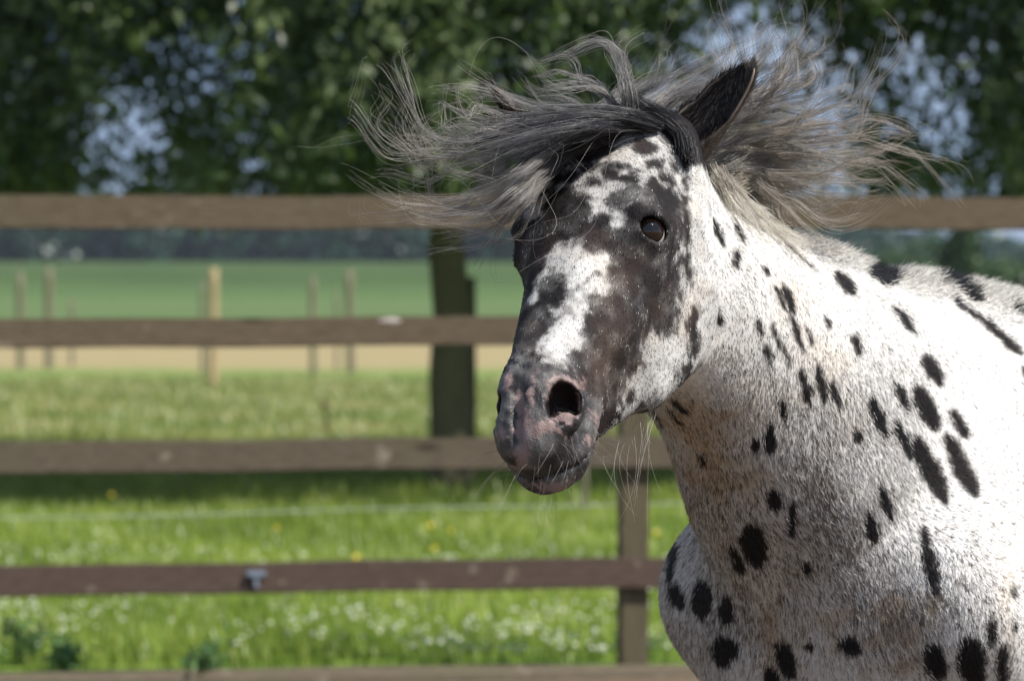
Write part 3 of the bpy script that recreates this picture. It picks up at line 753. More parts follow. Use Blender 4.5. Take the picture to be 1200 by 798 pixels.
def coat_fields(P, head, q):
    """P world points; head = 0..1 membership; q = head-frame coordinates. Returns black (signed px), white amount, pink, brown, roan"""
    px, py = project(P); n = len(P)
    wob = .9 * fnoise(P, 95, 1) + .6 * fnoise(P, 230, 2)
    # --- body
    sd = np.full(n, 99.0); vis = head < .5
    seen = P @ np.array([0, 0, 0]) == 0
    facing = (w2b(P)[:, 1] > -.02) | (px < 1000)
    for s in BODY_SPOTS:
        m = np.abs(px - s[0]) + np.abs(py - s[1]) < 2.2 * (s[2] + s[3]) + 40
        sd[m] = np.minimum(sd[m], dense_hits(px[m], py[m], s[0], s[1], s[2], s[3], s[4]))
    sd = np.minimum(sd, seg_d(px, py, [(776,548),(788,574),(806,603)], 3.0))
    sd = np.minimum(sd, seg_d(px, py, [(764,479),(775,500)], 1.6))
    for st in STRIP: sd = np.minimum(sd, seg_d(px, py, st, 4.6))
    b = w2b(P); rs = np.random.default_rng(77)
    off = np.full(n, 99.0)
    other = (px > 1215) | ~facing
    for k in range(150):
        c = np.array([rs.uniform(-1.45, .4), rs.choice([-1, 1]) * .25, rs.uniform(.55, 1.6)])
        m = other & (np.abs(b[:, 0] - c[0]) < .09) & (np.abs(b[:, 2] - c[2]) < .12) & (b[:, 1] * c[1] > 0)
        if m.any():
            du, dz = b[m, 0] - c[0], b[m, 2] - c[2]; th = 1.1; uu = du * math.cos(th) - dz * math.sin(th); vv = du * math.sin(th) + dz * math.cos(th)
            off[m] = np.minimum(off[m], (np.sqrt((uu / .012) ** 2 + (vv / .03) ** 2) - 1) * 10)
    sd = np.where(other, np.minimum(off, np.where(px > 1215, sd, 99)), sd)
    G = lambda cx, cy, a, b_, k: k * np.exp(-((px - cx) / a) ** 2 - ((py - cy) / b_) ** 2)
    roan = .055 + G(965,570,48,110,.40) + G(880,640,95,90,.30) + G(880,745,120,70,.36) + G(868,330,26,60,.22) + G(1030,420,60,50,.16) + G(830,560,50,80,.28) + G(1000,660,60,60,.25) + G(1050,740,50,50,.40) + G(880,420,40,60,.12) + G(1120,660,60,80,.05)
    roan = np.clip(roan + .05 * fnoise(P, 16, 3) + .05 * fnoise(P, 45, 4), .01, .75)
    legs = np.clip((.75 - b[:, 2]) / .2, 0, 1); roan = np.maximum(roan, .6 * legs)
    brown = G(880,600,110,120,.55) + G(1062,742,26,42,1.3) + G(925,335,26,40,.35) + G(900,760,120,60,.6) + G(1095,712,12,18,.8) + G(830,500,60,60,.9) + G(1000,720,80,60,.4) + G(970,430,40,90,.35) + G(1180,700,12,70,.5) + G(1090,325,70,12,.1) + G(800,560,60,80,.5)  # throat terms put the brownish shade under the jaw into the hair colour
    brown = np.clip(brown + .25 * fnoise(P, 30, 5) * (brown + .25), 0, 1)
    white = np.ones(n)
    pink = np.zeros(n)
    # --- head
    hm = head >= .5
    if hm.any():
        X, Yp, Q = px[hm], py[hm], q[hm]
        wf = poly_d(X, Yp, FORE); wc = np.minimum(poly_d(X, Yp, CHEEK), seg_d(X, Yp, [(746,474),(730,492),(712,508)], 5))
        wc = np.minimum(wc, seg_d(X, Yp, [(752,432),(735,458),(727,480)], 1.5))
        wc = np.minimum(wc, np.maximum(809 - X, 196 - Yp)); wsd = np.minimum(wf, wc)
        dk = np.full(len(X), 99.0)
        for s in DARK_HEAD: dk = np.minimum(dk, dense_hits(X, Yp, s[0], s[1], s[2] + 1.5, s[3] + 1.5, s[4]))
        for st in STRIP: dk = np.minimum(dk, seg_d(X, Yp, st, 5.0))
        wsd = np.maximum(wsd, -dk)
        back = (Q[:, 2] < -.06) & (X < 612); wsd[back] = 20
        top = Q[:, 0] < .025; wsd[top] = 15
        behind = (P[hm] - HP) @ HS > .02
        wv = 1 / (1 + np.exp((wsd + 2.0 * fnoise(P[hm], 70, 6) + 1.5 * fnoise(P[hm], 160, 7)) / 1.4))
        speck = np.clip(.05 + .07 * fnoise(P[hm], 60, 8), 0, .25) * (Q[:, 0] > .18)
        white[hm] = np.clip(wv * .93 + speck * (1 - wv), 0, 1)
        # cheek white is more roaned than the blaze
        white[hm] *= np.where(X > 807, .93, np.where(wc < wf, .74, np.where(Yp < 262, .74, .84))) + .08 * fnoise(P[hm], 55, 12)
        white[hm] *= 1 - .55 * np.clip(fnoise(P[hm], 62, 13) * .8 + .5 * fnoise(P[hm], 150, 3) - .45, 0, 1) * (wc >= wf) - .25 * np.clip(fnoise(P[hm], 120, 14) - .2, 0, 1)
        white[hm] = np.clip(white[hm], 0, 1)
        sd[hm] = 99
        brown[hm] = np.clip(np.exp(-((X - 735) / 50) ** 2 - ((Yp - 375) / 80) ** 2) * .75 + .2 * fnoise(P[hm], 25, 9), 0, 1)
        pk = np.full(len(X), 99.0)
        for s in ((598,447,6,9,100),(652,444,6,14,-12),(669,447,5,14,15),(612,480,4,26,80),(624,462,3,20,95),(618,503,12,17,0),(640,500,8,14,0),(656,503,4,9,20),(612,532,9,17,100),(645,571,3,22,-4),(700,492,5,12,70),(690,515,4,9,70),(587,508,5,8,60),(668,488,10,15,-30),(644,462,4,12,100)):
            pk = np.minimum(pk, dense_hits(X, Yp, *s))
        pn = 1 / (1 + np.exp((pk - .2 + 2.6 * fnoise(P[hm], 130, 10) + 2.4 * fnoise(P[hm], 330, 11)) / .8))
        pink[hm] = pn * (Q[:, 0] > .42) * .66
        roan[hm] = .05
    spot = 1 / (1 + np.exp((sd + wob) / 1.1))
    return spot, white, pink, brown, roan
def head_member(Pw):
    pb = w2b(Pw); q = w2h(Pw)
    near = np.linalg.norm(pb - BOXC, axis=1) < .5
    h = np.zeros(len(Pw)); idx_ = np.where(near)[0]
    dh = head_sdf(q[idx_]); db = body_sdf(pb[idx_]); h[idx_] = 1 / (1 + np.exp((dh - db) / .003))
    h[q[:, 0] < -.04] = 0
    return h, q
hM, qM = head_member(VW)
spot, white, pink, brown, roan = coat_fields(VW, hM, qM)
dark_c, white_c = np.array([.012, .010, .010]), np.array([.75, .73, .70])
brown_c, pink_c, grey_c = np.array([.52, .38, .24]), np.array([.31, .215, .20]), np.array([.10, .085, .08])
def base_colour(spot, white, brown, roan, head):
    hair_w = white_c[None] * (1 - brown[:, None] * .55) + brown_c[None] * brown[:, None] * .55
    dk = dark_c[None] * (1 - head[:, None]) + head[:, None] * (np.array([.020, .018, .019])[None] * (1 - brown[:, None]) + np.array([.075, .052, .043])[None] * brown[:, None])
    w = np.clip(white * (1 - spot) * (1 - roan * .8), 0, 1)[:, None]
    return hair_w * w + dk * (1 - w)
col = base_colour(spot, white, brown, roan, hM)
col = col * (1 - pink[:, None]) + pink_c * pink[:, None]
# dark moist skin at eyes and nostrils; nostrils blackened to paint deep shade
for sgn in (1, -1):
    qq = qM.copy(); qq[:, 2] *= sgn
    e = np.linalg.norm(qq - EYE, axis=1); k = np.clip((.037 - e) / .006, 0, 1)[:, None] * (hM > .5)[:, None]
    en_ = qq - nc; en_ = en_ + np.array([-.004 if sgn < 0 else -.003, 0, .0095 if sgn < 0 else -.0030]); ra_ = np.sqrt((en_ @ NR[:, 0] / .0275) ** 2 + (en_ @ NR[:, 1] / .0225) ** 2); dn_ = en_ @ na
    kn = np.clip((1.22 - ra_) / .12, 0, 1) * np.clip((.010 - dn_) / .006, 0, 1) * (hM > .5) * (1 - (pink > .5) * (sgn > 0) * (dn_ > -.02)); kn = kn[:, None]
    col = col * (1 - kn) + np.array([.016, .009, .009]) * kn
    k2 = np.clip((.0290 - e) / .002, 0, 1)[:, None]
    col = col * (1 - k) + (np.array([.055, .048, .047]) * (1 - k2) + np.array([.014, .012, .013]) * k2) * k
muz = np.clip((qM[:, 0] - .44) / .06, 0, 1) * (hM > .5)

def skin_mat():
    t = NT('horse_coat'); c = t.attr('coat', 'Color'); mz = t.attr('muzzle')
    p = t.pos()
    st = t.noise(p, 260, 3, .6, (1, 1, .28)); fl = t.noise(p, 120, 4, .7, (1, 1, .4))
    k = t.ramp(t.math('ADD', st, t.math('MULTIPLY', fl, .5)), .55, .95)
    c2 = t.mix(t.math('MULTIPLY', t.math('SUBTRACT', 1.0, mz), .12), c, t.mix(k, t.mix(.6, c, (.02, .017, .015)), c))
    vo = t.n.new('ShaderNodeTexVoronoi'); t.l.new(p, vo.inputs['Vector']); vo.inputs['Scale'].default_value = 420
    dust = t.ramp(t.noise(p, 75, 5, .7), .60, .72)
    c2 = t.mix(t.math('MULTIPLY', t.math('MULTIPLY', dust, mz), .13), c2, (.26, .23, .21))
    wr = t.noise(p, 55, 4, .6, (1, 1, .5))
    h = t.math('ADD', t.math('MULTIPLY', st, .5), t.math('MULTIPLY', t.math('ADD', t.math('MULTIPLY', vo.outputs[0], .35), wr), t.math('ADD', mz, .15)))
    t.bump(h, .55, .0025)
    t.set(t.b.inputs['Subsurface Weight'], t.math('MULTIPLY', mz, .12)); t.b.inputs['Subsurface Radius'].default_value = (.006, .003, .002)
    t.b.inputs['Subsurface Scale'].default_value = 1.0
    return t.fin(c2, t.math('SUBTRACT', .80, t.math('MULTIPLY', mz, .32)), t.math('ADD', .10, t.math('MULTIPLY', mz, .25)))
M_coat = skin_mat()
horse = bpy.data.objects.new('horse', None); C.objects.link(horse); horse.location = W0
tag(horse, 'white horse with black spots, windblown grey mane and dark face with a white blaze', 'horse')
ob = mesh_np('body', VW, Fq, (M_coat,), horse, loc=W0)
def vattr(o, name, arr, dom='POINT'):
    if arr.ndim == 2:
        a = o.data.attributes.new(name, 'FLOAT_COLOR', dom); a.data.foreach_set('color', np.concatenate([arr, np.ones((len(arr), 1))], 1).astype(np.float32).ravel())
    else:
        a = o.data.attributes.new(name, 'FLOAT', dom); a.data.foreach_set('value', arr.astype(np.float32))
vattr(ob, 'coat', col); vattr(ob, 'muzzle', muz)

# ------------------------------------------------------------------ hair
def hair_mat(name, rough=.5, spec=.35, use_n=True, trans=.0):
    t = NT(name); c = t.attr('hair_colour', 'Color')
    if use_n: t.l.new(t.attr('root_normal', 'Vector'), t.b.inputs['Normal'])
    t.fin(c, rough, spec)
    if trans:
        tr = t.node('ShaderNodeBsdfTranslucent'); t.set(tr.inputs[0], c)
        mx = t.node('ShaderNodeMixShader', {0: trans}); t.l.new(t.b.outputs[0], mx.inputs[1]); t.l.new(tr.outputs[0], mx.inputs[2]); t.l.new(mx.outputs[0], t.out.inputs[0])
    return t.m
def hair_obj(name, P, rad, colr, nrm, mat, parent, loc):
    """P (n,k,3) world; rad (k,) or (n,k); one hair-curves object"""
    n, k = P.shape[:2]
    hc = bpy.data.hair_curves.new(name); hc.add_curves([k] * n)
    hc.attributes['position'].data.foreach_set('vector', (P - loc).astype(np.float32).ravel())
    ra = hc.attributes.get('radius') or hc.attributes.new('radius', 'FLOAT', 'POINT')
    ra.data.foreach_set('value', np.broadcast_to(rad, (n, k)).astype(np.float32).ravel())
    a = hc.attributes.new('hair_colour', 'FLOAT_COLOR', 'CURVE' if colr.ndim == 2 else 'POINT')
    cc = colr.reshape(-1, 3); a.data.foreach_set('color', np.concatenate([cc, np.ones((len(cc), 1))], 1).astype(np.float32).ravel())
    if nrm is not None:
        a = hc.attributes.new('root_normal', 'FLOAT_VECTOR', 'CURVE'); a.data.foreach_set('vector', nrm.astype(np.float32).ravel())
    hc.materials.append(mat)
    o = bpy.data.objects.new(name, hc); C.objects.link(o); o.parent = parent
    return o
NFUR = 20000 if QUICK else 560000
r_ = np.random.default_rng(44)
tri = np.concatenate([Fq[:, [0, 1, 2]], Fq[:, [0, 2, 3]]])
cen = VW[tri].mean(1); cn_ = NW[tri].mean(1)
ar = np.linalg.norm(np.cross(VW[tri[:, 1]] - VW[tri[:, 0]], VW[tri[:, 2]] - VW[tri[:, 0]]), axis=1) * .5
vd = cen - np.array([0, 0, CAMZ]); vd /= np.linalg.norm(vd, axis=1)[:, None]
fac = -(cn_ * vd).sum(1); px_, py_ = project(cen)
wgt = ar * np.where(fac > -.25, 1.0, .05) * np.where((px_ < 1290) & (py_ < 880), 1.0, .03)
hT = hM[tri[:, 0]]; qT = qM[tri[:, 0]]
wgt *= np.where(hT > .5, 3.6, 1.0) * np.where((hT > .5) & (qT[:, 0] > .485 - .25 * np.clip(-qT[:, 1] - .05, 0, .1)), 0.0, 1.0)
for sgn in (1, -1):
    e = np.linalg.norm(qT * [1, 1, sgn] - EYE, axis=1); wgt *= np.where((hT > .5) & (e < .031), 0, 1)
wgt[cen[:, 2] < .12] = 0
ti = r_.choice(len(tri), NFUR, p=wgt / wgt.sum())
bu = r_.random((NFUR, 2)); fl_ = bu.sum(1) > 1; bu[fl_] = 1 - bu[fl_]
T = tri[ti]; w3 = np.stack([1 - bu.sum(1), bu[:, 0], bu[:, 1]], 1)
R = (VW[T] * w3[..., None]).sum(1); N_ = (NW[T] * w3[..., None]).sum(1); N_ /= np.linalg.norm(N_, axis=1)[:, None]
hR, qR = head_member(R); 
bb = w2b(R); px_, py_ = project(R)
# lie of the hair
flow = np.empty_like(R)
fb = -.45 * BU[None] - .95 * BZ[None] + 0 * R
top_ = np.clip((bb[:, 2] - 1.40) / .12, 0, 1)[:, None] * np.clip((.5 - bb[:, 0]) / .2, 0, 1)[:, None]
fb = fb * (1 - top_) + (-1.0 * BU - .35 * BZ)[None] * top_
fhd = HL[None] * 1.0 - HF[None] * np.clip((-qR[:, 1:2] - .02) * 6, 0, .9) + HS[None] * np.sign(qR[:, 2:3]) * .15
up_ = np.clip((.17 - qR[:, 0:1]) / .05, 0, 1); fhd = fhd * (1 - up_) + (HL * .3 + HS * np.sign(qR[:, 2:3]) * .8) * up_
flow = np.where(hR[:, None] > .5, fhd, fb)
flow += np.stack([fnoise(R, 12, 12), fnoise(R, 12, 13), fnoise(R, 12, 14)], 1) * .16
flow -= N_ * (flow * N_).sum(1)[:, None]; flow /= np.linalg.norm(flow, axis=1)[:, None] + 1e-9
Rm = R + flow * np.where(hR > .5, .002, .0055)[:, None]
sR, wR, kR, bR, rR = coat_fields(Rm, hR, qR)
rnd = r_.normal(size=R.shape)
ridge = np.clip((np.abs(N_[:, 2]) - .72) / .2, 0, 1) * (bb[:, 2] > 1.45) * (hR < .5) * (bb[:, 0] < .55) * (bb[:, 0] > -.25)
under = np.clip((1.5 - bb[:, 2]) / .1, 0, 1) * np.clip((bb[:, 0] - .35) / .1, 0, 1) * (hR < .5)
Ln = np.where(hR > .5, .0062, .0098) * (.6 + .7 * r_.random(NFUR)); Ln = Ln + ridge * .028 * r_.random(NFUR) ** 1.5 + under * .008 * r_.random(NFUR)
lift = np.where(hR > .5, .11, .10) + .6 * ridge + .1 * under
D = flow + N_ * lift[:, None] + rnd * np.where(hR > .5, .12, .13)[:, None] * (1 + ridge[:, None] * 1.5); D /= np.linalg.norm(D, axis=1)[:, None]
D2 = D - N_ * .12 + rnd[:, ::-1] * .07 * (1 + ridge[:, None] * 4); D2 /= np.linalg.norm(D2, axis=1)[:, None]
R0 = R - N_ * .0008
P4 = np.stack([R0, R0 + D * (Ln * .35)[:, None], R0 + D * (Ln * .35)[:, None] + D2 * (Ln * .35)[:, None], R0 + D * (Ln * .35)[:, None] + (D2 * 1.6 - D * .25) * (Ln * .42)[:, None]], 1)
# every hair is white or dark; roan = a share of dark hairs, clumped a little
u1 = r_.random(NFUR)
clump = 1 / (1 + np.exp(-(1.1 * fnoise(R * (1 - .65 * np.abs(BZ)), 260, 15))))
pd = np.clip(rR * (.35 + 1.2 * clump), 0, 1)
isdark = (u1 < sR + (1 - sR) * pd) & (hR < .5) | ((hR >= .5) & (u1 > wR))
# tiny flecks on the shoulder
fk = np.random.default_rng(8); fx, fy = fk.uniform(1065, 1215, 130), fk.uniform(555, 730, 130)
for x, y in zip(fx, fy):
    k = 1.0 if (x + y) > 1700 else .5
    isdark |= (np.abs(px_ - x) < 2.0 * k + .8) & (np.abs(py_ - y) < 3.2) & (hR < .5)
v = .75 + .4 * r_.random(NFUR); v = np.where(hR > .5, v * (.62 + .7 * r_.random(NFUR)), v)
bf_ = .48 + 1.2 * np.clip(bR[:, None] - .72, 0, .3)
lt = white_c[None] * (1 - bR[:, None] * bf_) + brown_c[None] * bR[:, None] * bf_
yel = np.clip(ridge * 1.2, 0, 1)[:, None] * .5; lt = lt * (1 - yel) + np.array([.82, .76, .66]) * yel
inspot = sR > .5
dkb = np.where(inspot[:, None], np.array([.018, .017, .018]), np.array([.17, .13, .105]) * (.3 + 1.0 * r_.random((NFUR, 1))))
dkh = np.array([.024, .021, .022]) * (1 - bR[:, None]) + np.array([.085, .059, .048]) * bR[:, None]
dk = np.where(hR[:, None] > .5, dkh, dkb)
hc_ = np.where(isdark[:, None], dk, lt) * v[:, None]
nn_ = N_ + .16 * rnd + .15 * D; nn_ /= np.linalg.norm(nn_, axis=1)[:, None]
rad = np.array([1, .9, .6, .12]) * np.where(hR > .5, .00030, .00036)[:, None]
M_fur = hair_mat('fur', .6, .18)
hair_obj('fur', P4, rad, np.clip(hc_, 0, .85), nn_, M_fur, horse, W0)
# ------------------------------------------------------------------ eyes
t = NT('eyeball'); g_ = t.attr('gaze_angle')
eye_col = t.mix(t.ramp(g_, .30, .36), (.004, .003, .003), (.014, .007, .004))
eye_col = t.mix(t.ramp(g_, .78, .84), eye_col, (.010, .007, .006))
eye_col = t.mix(t.ramp(g_, .97, 1.03), eye_col, (.50, .44, .40))
M_eye = t.fin(eye_col, .04, .5)
def H2W(v): return v[..., 0:1] * HL + v[..., 1:2] * HF + v[..., 2:3] * HS
for sgn in (1, -1):
    m_ = np.array([1, 1, sgn]); c = HP + H2W(EYE * m_)
    bm = bmesh.new(); bmesh.ops.create_uvsphere(bm, u_segments=48, v_segments=32, radius=EYE_R)
    Vs = np.array([v.co[:] for v in bm.verts])
    gaze = H2W(eax * m_); gaze = gaze / np.linalg.norm(gaze) + (np.array([-.12, -.25, .22]) if sgn == 1 else np.array([-.6, -.3, .1])); gaze /= np.linalg.norm(gaze)
    ca = np.clip(Vs @ gaze / EYE_R, -1, 1); ang = np.arccos(ca)
    side_ = Vs - np.outer(Vs @ gaze, gaze); hz_ = np.abs(side_ @ np.array([.9, -.3, 0])) / EYE_R; vt_ = np.abs(side_[:, 2]) / EYE_R
    pa = np.where(ang < .6, np.sqrt((hz_ * .75) ** 2 + (vt_ * 1.25) ** 2), ang)
    eo_ = obj('eye', bm, M_eye, None, True)
    for v_, k in zip(eo_.data.vertices, np.clip(np.cos(np.minimum(ang, .75) / .75 * math.pi / 2), 0, 1)):
        v_.co += Vector(gaze * k * .0016)
    eo_.parent = horse; eo_.location = c - W0
    vattr(eo_, 'gaze_angle', pa)
# ------------------------------------------------------------------ ears
t = NT('ear_skin'); e_ = t.attr('ear_zone', 'Color'); M_ear = t.fin(e_, .7, .25); t.bump(t.noise(t.pos(), 300, 3, .6, (1, 1, .3)), .4, .002)
EARS = []
def make_ear(B, T, Fd, Wd, bend, sgn, seed):
    ax = T - B; L = np.linalg.norm(ax); ax = ax / L; Fd = Fd - ax * (Fd @ ax); Fd = Fd / np.linalg.norm(Fd); sd_ = np.cross(ax, Fd) * sgn
    nt, nphi = 44, 41; tt = np.linspace(0, 1, nt); V = []; V2 = []
    wv_ = Wd * (1 - tt) ** .62 * (.60 + 1.35 * tt) + .0012
    Phi = 2.55 - 1.25 * np.clip(tt * 2.2, 0, 1) - .35 * tt
    for i, tv in enumerate(tt):
        c = B + ax * L * tv + bend * math.sin(math.pi * tv) - Fd * .018 * tv * tv * 0
        ph = np.linspace(-Phi[i], Phi[i], nphi)
        for k, th in ((0, 0), (1, .0042)):
            w = wv_[i] - (th if k else 0) * min(1, wv_[i] / .02)
            P = c + sd_ * (w * np.sin(ph))[:, None] + Fd * (wv_[i] * .55 - w * np.cos(ph) * .95)[:, None]
            (V2 if k else V).append(P)
    V, V2 = np.array(V), np.array(V2)
    VV = np.concatenate([V.reshape(-1, 3), V2.reshape(-1, 3)]); i0 = np.arange(nt * nphi).reshape(nt, nphi); o0 = i0 + nt * nphi
    q1 = np.stack([i0[:-1, :-1], i0[:-1, 1:], i0[1:, 1:], i0[1:, :-1]], -1).reshape(-1, 4)
    q2 = np.stack([o0[:-1, :-1], o0[1:, :-1], o0[1:, 1:], o0[:-1, 1:]], -1).reshape(-1, 4)
    e1 = np.stack([i0[:-1, 0], i0[1:, 0], o0[1:, 0], o0[:-1, 0]], -1); e2 = np.stack([i0[:-1, -1], o0[:-1, -1], o0[1:, -1], i0[1:, -1]], -1)
    e3 = np.stack([i0[-1, :-1], i0[-1, 1:], o0[-1, 1:], o0[-1, :-1]], -1)
    if sgn < 0: q1, q2, e1, e2, e3 = [x[:, ::-1] for x in (q1, q2, e1, e2, e3)]
    F = np.concatenate([q1, q2, e1, e2, e3])
    o = mesh_np('ear', VV, F, (M_ear,), horse, loc=W0)
    TT = np.repeat(tt, nphi); PH = np.abs(np.tile(np.linspace(-1, 1, nphi), nt))
    out_c = np.array([.10, .074, .058])[None] * (1 + .6 * fnoise(V.reshape(-1, 3), 60, 3)[:, None] * .4)
    tipk = np.clip((TT - (.92 if sgn > 0 else .80)) / .05, 0, 1)[:, None]
    out_c = np.clip(out_c, .01, 1) * (1 - tipk) + np.array([.45, .37, .30]) * tipk
    in_c = np.array([.022, .017, .016])[None] * np.ones((nt * nphi, 1)); rimk = np.clip((PH - .9) / .1, 0, 1)[:, None] * .6
    in_c = in_c * (1 - rimk) + np.array([.06, .05, .043]) * rimk
    vattr(o, 'ear_zone', np.concatenate([out_c, in_c]))
    # hair of the ear: short outside, longer fringe along the rim and inside
    r = np.random.default_rng(seed); n = 9000 if not QUICK else 600
    a = r.random(n) * (nt - 1.01); b = r.random(n) * (nphi - 1.01); ia, ib = a.astype(int), b.astype(int); fa, fb_ = (a - ia)[:, None], (b - ib)[:, None]
    def samp(V): return (V[ia, ib] * (1 - fa) + V[ia + 1, ib] * fa) * (1 - fb_) + (V[ia, ib + 1] * (1 - fa) + V[ia + 1, ib + 1] * fa) * fb_
    inside = r.random(n) < .25
    P0 = np.where(inside[:, None], samp(V2), samp(V)); nrm = samp(V) - samp(V2); nrm /= np.linalg.norm(nrm, axis=1)[:, None] + 1e-9; nrm = np.where(inside[:, None], -nrm, nrm)
    rim = np.abs(b / (nphi - 1) - .5) > .46
    L_ = np.where(rim, .014, np.where(inside, .012, .006)) * (.5 + r.random(n))
    D = ax[None] * .9 + nrm * np.where(inside, .5, .18)[:, None] + r.normal(size=(n, 3)) * .14; D /= np.linalg.norm(D, axis=1)[:, None]
    PP = np.stack([P0, P0 + D * (L_ * .5)[:, None], P0 + D * L_[:, None] + r.normal(size=(n, 3)) * .0006], 1)
    u = r.random((n, 1)); cc = np.where(rim[:, None], np.array([.15, .125, .105]) * (.3 + u), np.where(u > .86, np.array([.20, .16, .13]), np.where(inside[:, None], np.array([.030, .024, .021]), np.array([.090, .067, .053]))) * (.6 + .8 * u))
    tk = (a / (nt - 1) > (.92 if sgn > 0 else .80))[:, None]; cc = np.where(tk, np.array([.55, .46, .38]) * (.7 + .5 * u), cc)
    EARS.append((PP, cc, nrm))
make_ear(at(806, 190, 4.77), at(882, 76, 4.76), np.array([-.70, -.72, .05]), .046, np.array([-.004, 0, .006]), 1, 3)
make_ear(at(640, 186, 4.74), at(582, 108, 4.60), np.array([-.5, -.8, .3]), .032, np.array([0, 0, .0]), -1, 4)
for PP, cc, nr in EARS:
    hair_obj('ear_hair', PP, np.array([.0004, .0003, .00008]), cc, nr, M_fur, horse, W0)

# ------------------------------------------------------------------ mane
_vis = (NW * (VW - np.array([0, 0, CAMZ]))).sum(1) < 0
_sp = np.stack(project(VW[_vis]), 1); _sv = VW[_vis]
def snap(px, py, off=.012):
    d = np.hypot(_sp[:, 0] - px, _sp[:, 1] - py); m = d < max(5.0, d.min() + 2)
    y = _sv[m, 1].min() - off
    return y
def guide(pts, Y=4.7):
    P = []
    for p in pts:
        if len(p) == 2: P.append(at(p[0], p[1], Y))
        elif p[2] == 's': P.append(at(p[0], p[1], snap(p[0], p[1])))
        else: P.append(at(*p))
    P = np.array(P); n = 26
    Pp = np.concatenate([[2 * P[0] - P[1]], P, [2 * P[-1] - P[-2]]]); s = np.linspace(0, len(P) - 1 - 1e-6, n); i = s.astype(int); t = (s - i)[:, None]
    a, b, c, d = Pp[i], Pp[i + 1], Pp[i + 2], Pp[i + 3]
    Q = .5 * (2 * b + (c - a) * t + (2 * a - 5 * b + 4 * c - d) * t ** 2 + (3 * b - a - 3 * c + d) * t ** 3)
    sl = np.concatenate([[0], np.cumsum(np.linalg.norm(np.diff(Q, axis=0), axis=1))]); u = np.linspace(0, sl[-1], n)
    return np.stack([np.interp(u, sl, Q[:, j]) for j in range(3)], 1)
STR = []
def smooth_noise(r, m, k, amp, pw=1.3, cyc=3):
    """(m,k,3) smooth displacement growing along the strand"""
    s = np.linspace(0, 1, k)[None, :, None]; out = 0
    for c in range(1, cyc + 1):
        f = c * (.7 + .6 * r.random((m, 1, 3))); out = out + np.sin(s * f * 2 * np.pi * .8 + r.random((m, 1, 3)) * 6.28) * r.normal(size=(m, 1, 3)) / c
    out = out - out[:, :1]
    return out * amp * s ** pw
def sheet(guides, nclump, per, root_w, clump_w, amp, frizz, c_root, c_tip, seed, light=.12, lens=(.6, 1.05), depth=.03, light_c=(.55, .5, .44), rad=.00026, gam=.9):
    r = np.random.default_rng(seed); Gd = np.array(guides); K = len(Gd); k = Gd.shape[1]
    a = r.random(nclump) * (K - 1 - 1e-6); i = a.astype(int); f = (a - i)[:, None, None]; f = f * f * (3 - 2 * f) if K > 2 else f
    base = Gd[i] * (1 - f) + Gd[np.minimum(i + 1, K - 1)] * f
    base = base + r.normal(size=(nclump, 1, 3)) * np.array([root_w * .5, depth, root_w * .5]) * np.linspace(.25, 1, k)[None, :, None]
    base = base + smooth_noise(r, nclump, k, amp, 1.2, 3)
    ln = r.uniform(lens[0], lens[1], nclump)
    m = nclump * per; ci = np.repeat(np.arange(nclump), per)
    B = base[ci]; li = ln[ci] * (.75 + .3 * r.random(m))
    s = np.linspace(0, 1, k)
    q = np.minimum(li[:, None] * s[None], 1.0) * (k - 1); j = np.minimum(q.astype(int), k - 2); g = (q - j)[..., None]
    P = np.take_along_axis(B, j[..., None].repeat(3, 2), 1) * (1 - g) + np.take_along_axis(B, (j + 1)[..., None].repeat(3, 2), 1) * g
    ext = np.maximum(li - 1, 0)[:, None, None] * (B[:, -1:] - B[:, -3:-2]) * (k / 2) * s[None, :, None] ** 3; P = P + ext
    spread = (1 - .45 * s - .25 * s ** 2)[None, :, None]
    P = P + r.normal(size=(m, 1, 3)) * clump_w * spread
    P = P + smooth_noise(r, m, k, frizz * .55, 1.4, 3)
    u = r.random((m, 1, 1)); wide = r.random((nclump, 1, 1))[ci]
    mixc = np.clip(s[None, :, None] ** gam * 1.1 + (wide - .5) * .7 + (u - .5) * .3, 0, 1)
    cc = np.array(c_root) * (1 - mixc) + np.array(c_tip) * mixc
    lt_ = r.random((m, 1, 1)) < light; cc = np.where(lt_, cc * .4 + .6 * np.array(light_c) * np.clip(.3 + s[None, :, None], 0, 1), cc) * (.7 + .6 * u)
    STR.append((P, rad * (1 - .75 * s ** 2)[None, :] * (.7 + .6 * r.random((m, 1))), cc))
blk, gry, tan_c, crm = (.012, .011, .012), (.17, .165, .17), (.33, .28, .225), (.58, .52, .43)
g = guide
# forelock: black at the roots, blown to the left across the brow
fl1 = [g([(775,148,'s'),(735,132),(665,132),(595,140),(530,146)], 4.60), g([(768,150,'s'),(720,140),(650,146),(580,158),(512,168)], 4.58),
       g([(745,150,'s'),(690,150,4.52),(625,168,4.50),(555,188),(485,205)], 4.52), g([(722,158,'s'),(668,168,'s'),(618,200,4.47),(560,226),(490,236)], 4.50),
       g([(700,168,'s'),(655,186,'s'),(612,224,4.45),(568,252),(478,256)], 4.48)]
sheet(fl1[:3], 70, 20, .008, .0024, .008, .003, blk, (.18, .174, .175), 1, .12, (.5, 1.02), .010, gam=1.7, light_c=(.42, .41, .40))
sheet(fl1[1:4], 45, 24, .008, .003, .012, .004, blk, (.06, .058, .062), 2, .03, (.40, .75), .02)
sheet([fl1[3], fl1[4], g([(690,172,'s'),(650,196,'s'),(608,240,4.45),(575,275),(500,290)], 4.50)], 62, 18, .010, .003, .009, .0035, (.03, .028, .03), (.33, .31, .29), 3, .15, (.55, 1.05), .02, gam=1.9)
